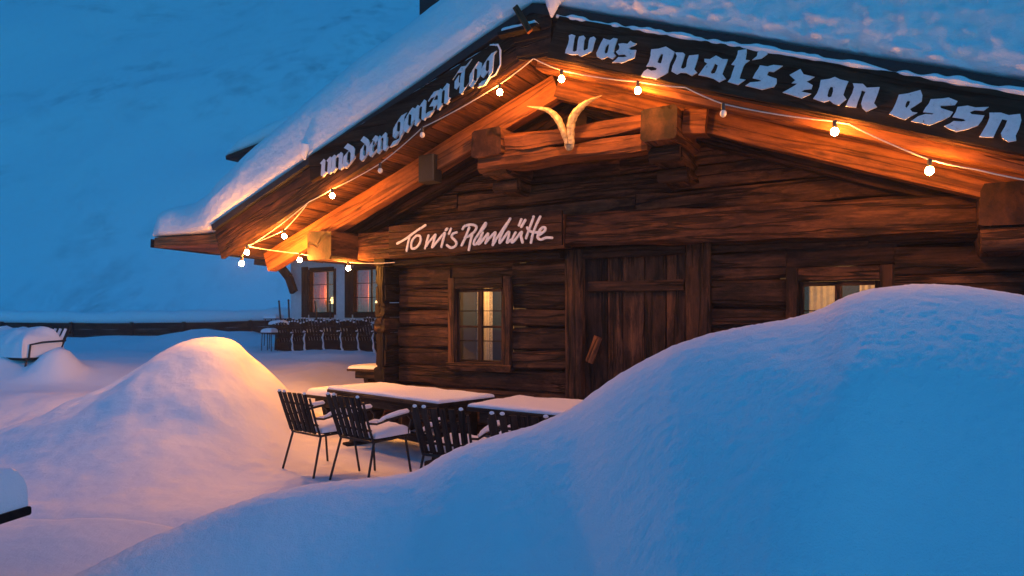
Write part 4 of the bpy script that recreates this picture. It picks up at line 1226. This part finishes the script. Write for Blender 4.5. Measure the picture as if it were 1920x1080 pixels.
def b2window(x0, x1, z0, z1, lamp_u, second):
    mb = MB(); c = 0.09
    mb.box(x0-0.28, x0-0.004, -0.05, -0.002, z0-0.10, z1+0.1, 0.004)       # dark shutter board
    mb.box(x0, x0+c, -0.04, 0.08, z0, z1, 0.004); mb.box(x1-c, x1, -0.04, 0.08, z0, z1, 0.004)
    mb.box(x0+c+0.002, x1-c-0.002, -0.04, 0.08, z0-0.1, z0+c, 0.004); mb.box(x0+c+0.002, x1-c-0.002, -0.04, 0.08, z1-c, z1+0.06, 0.004)
    w = mb.build('window', M['dark_wood'], bld)
    mb = MB()
    xm = x0+(x1-x0)*0.68
    for x in (x0+(x1-x0)*0.14, xm): mb.box(x-0.012, x+0.012, 0.0, 0.03, z0+c, z1-c, 0.002)
    for f in (0.36, 0.66): mb.box(x0+c+0.002, x1-c-0.002, 0.005, 0.025, z0+(z1-z0)*f-0.01, z0+(z1-z0)*f+0.01, 0.002)
    mb.build('muntin', M['dark_wood'], w)
    mb = MB(); mb.box(x0+c, x1-c, 0.034, 0.040, z0+c, z1-c, 0.0005); mb.build('pane', M['glass_far'], w)
    for (p, q) in ((0.0, 0.47),) if not second else ((0.0, 0.42),):
        mb = MB(); k = 28; vs, fs = [], []
        for i in range(k+1):
            x = x0+(x1-x0)*(p+(q-p)*i/k); y = 0.25+0.03*math.sin(i*1.5)
            vs += [(x, y, z0-0.1), (x, y, z1+0.05)]
        for i in range(k): fs.append((2*i, 2*i+2, 2*i+3, 2*i+1))
        mb.add(vs, fs); mb.build('curtain', M['red_curtain'], w)
    mb = MB()
    mb.box(x0-0.3, x1+0.3, 2.2, 2.25, z0-0.5, z1+0.4, 0.002); mb.box(x0-0.35, x0-0.302, 0.31, 2.25, z0-0.5, z1+0.4, 0.002); mb.box(x1+0.302, x1+0.35, 0.31, 2.25, z0-0.5, z1+0.4, 0.002)
    mb.box(x0-0.3, x1+0.3, 0.31, 2.198, z0-0.55, z0-0.502, 0.002); mb.box(x0-0.3, x1+0.3, 0.31, 2.198, z1+0.402, z1+0.45, 0.002)
    mb.build('interior', M['room_pale'], w)
    # a table lamp on the sill board
    xl = x0+(x1-x0)*lamp_u
    mb = MB(); mb.box(x0, x1, 0.31, 0.75, z0-0.02, z0+0.02, 0.004); mb.build('sill', M['dark_wood'], w)
    mb = MB(); mb.tube([(xl, 0.52, z0+0.021), (xl, 0.52, z0+0.06), (xl, 0.52, z0+0.08), (xl, 0.52, z0+0.40)], [0.08, 0.06, 0.02, 0.02], 10); mb.build('lamp_stem', M['curtain'], w)
    mb = MB(); mb.tube([(xl, 0.52, z0+0.38), (xl, 0.52, z0+0.60)], [0.17, 0.10], 14); mb.build('lamp_shade', M['shade'], w)
    ld = bpy.data.lights.new('table_lamp_light', 'POINT'); ld.energy = 42; ld.color = (1, 0.5, 0.16); ld.shadow_soft_size = 0.06
    lo = bpy.data.objects.new('table_lamp_light', ld); COL.objects.link(lo); lo.parent = w; lo.location = (xl+0.02, 0.52, z0+0.72)
    return w
b2window(xs[1], xs[2], zb, zt, 0.53, False)
b2window(xs[3], xs[4], zb, zt, 0.62, True)
# balcony slab and its curved brace at the corner
mb = MB()
pa = b2(474, 484, 0.9); 
mb.beam((pa[0], -0.55, pa[1]+0.02), (xr, -0.55, pa[1]+0.02), 1.0, 0.10, (0, 0, 1), 0.01); mb.build('balcony', M['dark_wood'], bld)
mb = MB(); q = [b2(480, 487, .3), b2(505, 490, .3), b2(528, 500, .3), b2(542, 518, .3), b2(551, 545, .3)]
for a, b in zip(q[:-1], q[1:]): mb.beam((a[0], -0.30, a[1]-0.05), (b[0], -0.30, b[1]-0.05), 0.16, 0.26, (0, 0, 1), 0.01)
mb.build('brace', M['dark_wood'], bld)
# upper roof with its snow
tip = b2(447, 301, 1.0)
mb = MB(); mb.beam((tip[0], 3.5, tip[1]), (tip[0]+6.5, 3.5, tip[1]+6.5*0.13), 10.0, 0.14, (0, 0, 1), 0.01)
mb.beam((tip[0]+6.502, 3.5, tip[1]+6.5*0.13), (tip[0]+13, 3.5, tip[1]), 10.0, 0.28, (0, 0, 1), 0.01); mb.build('roof', M['dark_wood'], bld)
def b2snow():
    vs, fs = [], []
    ss = np.arange(0, 13.01, 0.13); P = [(1.38, 0.0), (1.50, 0.15), (1.50, 0.4), (1.40, 0.6), (1.1, 0.72), (0.4, 0.8), (-3, 0.82), (-8.4, 0.8), (-8.5, 0)]
    for s in ss:
        base = tip[1]+0.085+0.13*min(s, 13-s); th = (0.65+0.25*sstep(0, 2.2, s))*math.sqrt(max(0.02, 1-(1-min(1, s/0.8))**2))*(1+0.1*N(s, 3))
        for (o, h) in P: vs.append((tip[0]+0.02+s, -o+0.04*N(s*2, h*3), base+h*th))
    n = len(P)
    for i in range(len(ss)-1):
        for k in range(n): fs.append((i*n+k, i*n+(k+1) % n, (i+1)*n+(k+1) % n, (i+1)*n+k))
    fs.append(tuple(range(n-1, -1, -1))); k0 = (len(ss)-1)*n; fs.append(tuple(range(k0, k0+n)))
    mb = MB(); mb.add(vs, fs); mb.build('snow_blanket', M['snow_soft'], bld, smooth=80)
b2snow()

# chairs stored in front of the chalet
SG = 'chairs stored under the chalet windows'
SL = 'dark slatted chair in the snowy row stored under the chalet windows'
SL = 'broad dark slatted deck chair streaked with snow in the row under the chalet windows'
def deck_chair(loc, rot):
    c = empty('deck_chair', loc, rot, SL, 'chair', SG)
    mb = MB()
    for i in range(6):
        x = -0.235+i*0.094; zt = 0.93-1.1*x*x
        mb.beam((x, -0.20, 0.30), (x*1.12, -0.40, zt), 0.082, 0.02, (0, 1, 0.3), 0.006, 0.003, 3)
    mb.beam((-0.26, -0.27, 0.45), (0.26, -0.27, 0.45), 0.03, 0.05); mb.beam((-0.28, -0.355, 0.74), (0.28, -0.355, 0.74), 0.03, 0.05)
    mb.build('backrest', M['slat'], c)
    mb = MB(); mb.box(-0.27, 0.27, -0.22, 0.30, 0.27, 0.31, 0.006); mb.box(-0.27, 0.27, -0.245, -0.222, -0.05, 0.30, 0.004); mb.build('seat', M['slat'], c)
    for sg in (-1, 1):
        mb = MB(); mb.prism([(-0.30, -0.05), (-0.17, -0.05), (0.02, 0.26), (0.20, 0.30), (0.24, -0.05), (0.32, -0.05), (0.30, 0.55), (-0.25, 0.52)], sg*0.30-0.015, sg*0.30+0.015)
        mb.v = [(b, a, z) for a, b, z in mb.v]; mb.build('side_frame', M['slat'], c)
        mb = MB(); mb.box(sg*0.31-0.06, sg*0.31+0.06, -0.33, 0.33, 0.56, 0.585, 0.006); a = mb.build('armrest', M['slat'], c)
        mb = MB(); mb.tube([(sg*0.31, -0.34, 0.60), (sg*0.31, -0.2, 0.615), (sg*0.31, 0.1, 0.62), (sg*0.31, 0.32, 0.60)], [0.025, 0.06, 0.065, 0.03], 8, 0.7)
        mb.build('snow_cap', M['snow_soft'], a)
    mb = MB(); mb.pillow(-0.25, 0.25, -0.2, 0.30, 0.311, 0.16, 0.12, 0.02, 14, 12)
    sd = random.uniform(0, 50)
    for i in range(6):
        x = -0.235+i*0.094
        if N(i*1.7, sd) > -0.12: mb.ball((x*1.12, -0.40, 0.935-1.1*x*x), 0.030, 1.2, 0.9, 0.8, 8, 6)
    mb.build('snow_layer', M['snow_soft'], c)
    mb = MB(); mb.tube([(0.36, -0.30, 0.57), (0.35, -0.36, 0.40), (0.40, -0.38, 0.25), (0.42, -0.42, 0.10), (0.52, -0.46, -0.05)], [0.018, 0.042, 0.028, 0.045, 0.06], 8, 0.6)
    mb.build('snow_streak', M['snow_soft'], c)
    return c
for (us_, Y0, dY, vv) in (((541, 566, 597, 628, 659, 692, 722), 21.6, -0.13, 645), ((555, 583, 612, 643, 674, 705), 22.7, -0.12, 640)):
    for i, u in enumerate(us_):
        Y = Y0+dY*i; p = aty(u, vv, Y)
        loc = Vector((p.x, p.y, ground(p.x, p.y)-0.02+(0.06 if vv == 640 else 0)))
        rot = HROT+R(14+random.uniform(-8, 8))
        deck_chair(loc, rot)

def stool(loc, rot, h, w, label):
    t = empty('stool', loc, rot, label, 'stool', 'snow capped stools by the chalet')
    mb = MB(); mb.box(-w, w, -w*0.8, w*0.8, h-0.03, h, 0.006); mb.build('seat', M['slat'], t)
    for sx in (-1, 1):
        for sy in (-1, 1):
            mb = MB(); mb.tube([(sx*w*0.85, sy*w*0.6, h-0.03), (sx*w*0.95, sy*w*0.7, -0.04)], 0.014, 6); mb.build('leg', M['metal'], t)
    mb = MB(); mb.pillow(-w, w, -w*0.8, w*0.8, h+0.001, 0.14, 0.12, 0.02, 14, 12); mb.build('snow_layer', M['snow_soft'], t)
for (u, v, Y, h, w, lb_) in ((505, 649, 21.2, 0.58, 0.20, 'low snow capped stool at the left end of the stored chairs'),
                            (522, 646, 22.0, 0.78, 0.24, 'taller snow capped stool between the low stool and the stored chairs'),
                            (513, 640, 23.4, 0.95, 0.26, 'snow capped high stool standing behind the other stools')):
    p = aty(u, v, Y); gz = ground(p.x, p.y)
    stool((p.x, p.y, gz), R(-20), h, w, lb_)

# poles leaning in the snow
PL = ['thin dark pole leaning left of the stools', 'tall dark pole standing at the chalet corner', 'thin pole leaning before the left chalet window', 'thin pole standing by the right edge of the left chalet window']
for (a, b, Y, lb_) in (((523, 565), (531, 640), 22.6, PL[0]), ((541, 563), (544, 652), 22.2, PL[1]), ((591, 566), (597, 650), 22.4, PL[2]), ((619, 566), (620, 652), 22.2, PL[3])):
    pa, pb = aty(*a, Y+0.3), aty(*b, Y)
    pb.z = ground(pb.x, pb.y)-0.05
    mb = MB(); mb.tube([pa, pa.lerp(pb, 0.5), pb], [0.028, 0.03, 0.022], 8)
    mb.ball(pa, 0.035)
    o = mb.build('ski_pole', M['metal'], None, tuple(pb)); o.location = pb
    tag(o, lb_, 'ski pole', 'poles by the chalet')

# ================================================================== FENCE
fp = [aty(-60, 604, 27.0), aty(200, 606, 27.4), aty(395, 604, 27.6), aty(545, 599, 28.2), aty(760, 596, 29.5)]
fen = empty('fence', (fp[1].x, fp[1].y, 0.7), 0, 'long low dark board fence with a thick snow cap along the terrace edge', 'fence')
fo = (fp[1].x, fp[1].y, 0.7)
for a, b in zip(fp[:-1], fp[1:]):
    mb = MB()
    for q in range(4): mb.beam((a.x, a.y+0.01*(q % 2), a.z-0.125-0.253*q), (b.x, b.y+0.01*(q % 2), b.z-0.125-0.253*q), 0.05, 0.25, (0, 0, 1), 0.006, 0.006)
    mb.build('rail', M['dark_wood'], fen, fo)
    k = max(1, int((b-a).length/1.9))
    for i in range(k):
        p = a.lerp(b, (i+0.5)/k); mb = MB(); mb.box(p.x-0.06, p.x+0.06, p.y-0.13, p.y-0.03, p.z-1.3, p.z+0.02, 0.01); mb.build('post', M['dark_wood'], fen, fo)
mb = MB(); pts, rs = [], []
for a, b in zip(fp[:-1], fp[1:]):
    k = int((b-a).length/0.2)
    for i in range(k):
        p = a.lerp(b, i/k); q = 0.26+0.07*N(p.x*0.5, 2)+0.03*N(p.x*2, 5); pts.append(p+Vector((0, 0.1, q*0.85))); rs.append(q)
mb.tube(pts, rs, 12, 1.0); mb.build('snow_layer', M['snow_soft'], fen, fo)

# ================================================================== BURIED BENCH AT THE FAR LEFT
def buried_bench():
    p = aty(30, 690, 13.6); gz = ground(p.x, p.y)-0.46
    t = empty('garden_bench', (p.x, p.y, gz), R(-28), 'slatted garden bench heaped with snow at the far left before the fence', 'bench')
    W2 = 0.95
    mb = MB()
    for i in range(11):
        x = -W2+0.06+i*(2*W2-0.12)/10
        mb.beam((x, 0.30, 0.40), (x+0.03, 0.52, 0.98), 0.075, 0.02, (0, 1, -0.3), 0.004)
    mb.beam((-W2, 0.53, 0.86), (W2, 0.53, 0.86), 0.03, 0.04); mb.build('backrest', M['slat'], t)
    mb = MB(); mb.box(-W2, W2, -0.32, 0.30, 0.34, 0.39, 0.006); mb.build('seat', M['slat'], t)
    for sx in (-1, 1):
        mb = MB(); mb.tube([(sx*W2, 0.34, 0.37), (sx*W2, 0.44, -0.1)], 0.018, 8); mb.build('leg', M['metal'], t)
        mb = MB(); mb.tube([(sx*W2, -0.28, 0.37), (sx*W2, -0.36, -0.1)], 0.018, 8); mb.build('leg', M['metal'], t)
        mb = MB(); mb.tube([(sx*W2*1.01, 0.42, 0.70), (sx*W2*1.01, 0.0, 0.68), (sx*W2*1.01, -0.22, 0.64), (sx*W2*1.01, -0.25, 0.38)], 0.018, 8); mb.build('armrest', M['metal'], t)
    mb = MB(); mb.pillow(-W2+0.02, W2-0.03, -0.36, 0.40, 0.391, 0.60, 0.34, 0.07, 34, 22, lambda a, b: 0.8+0.25*b)
    for i in range(10):
        x = -W2+0.06+(i+0.5)*(2*W2-0.12)/10
        mb.tube([(x, 0.36, 0.62), (x+0.015, 0.46, 0.80), (x+0.02, 0.50, 0.93)], [0.05, 0.045, 0.03], 8)
    mb.build('snow_layer', M['snow_soft'], t)
buried_bench()

# ================================================================== HAZE
def haze():
    mb = MB(); x0, x1, y0, y1, z0, z1 = -800, 700, -120, 700, -20, 420
    vs = [(x, y, z) for z in (z0, z1) for y in (y0, y1) for x in (x0, x1)]
    mb.add(vs, [(0, 1, 3, 2), (4, 5, 7, 6), (0, 1, 5, 4), (2, 3, 7, 6), (0, 2, 6, 4), (1, 3, 7, 5)])
    m = bpy.data.materials.new("haze"); m.use_nodes = True
    n, l = m.node_tree.nodes, m.node_tree.links
    n.remove(n["Principled BSDF"])
    v = n.new("ShaderNodeVolumePrincipled")
    v.inputs['Color'].default_value = (0.92, 0.95, 1.0, 1)
    v.inputs['Density'].default_value = 0.0015
    v.inputs['Anisotropy'].default_value = 0.2
    l.new(v.outputs[0], n["Material Output"].inputs['Volume'])
    o = mb.build('haze', m, None, smooth=0)
    tag(o, kind='stuff')
haze()
SC.cycles.volume_bounces = 1
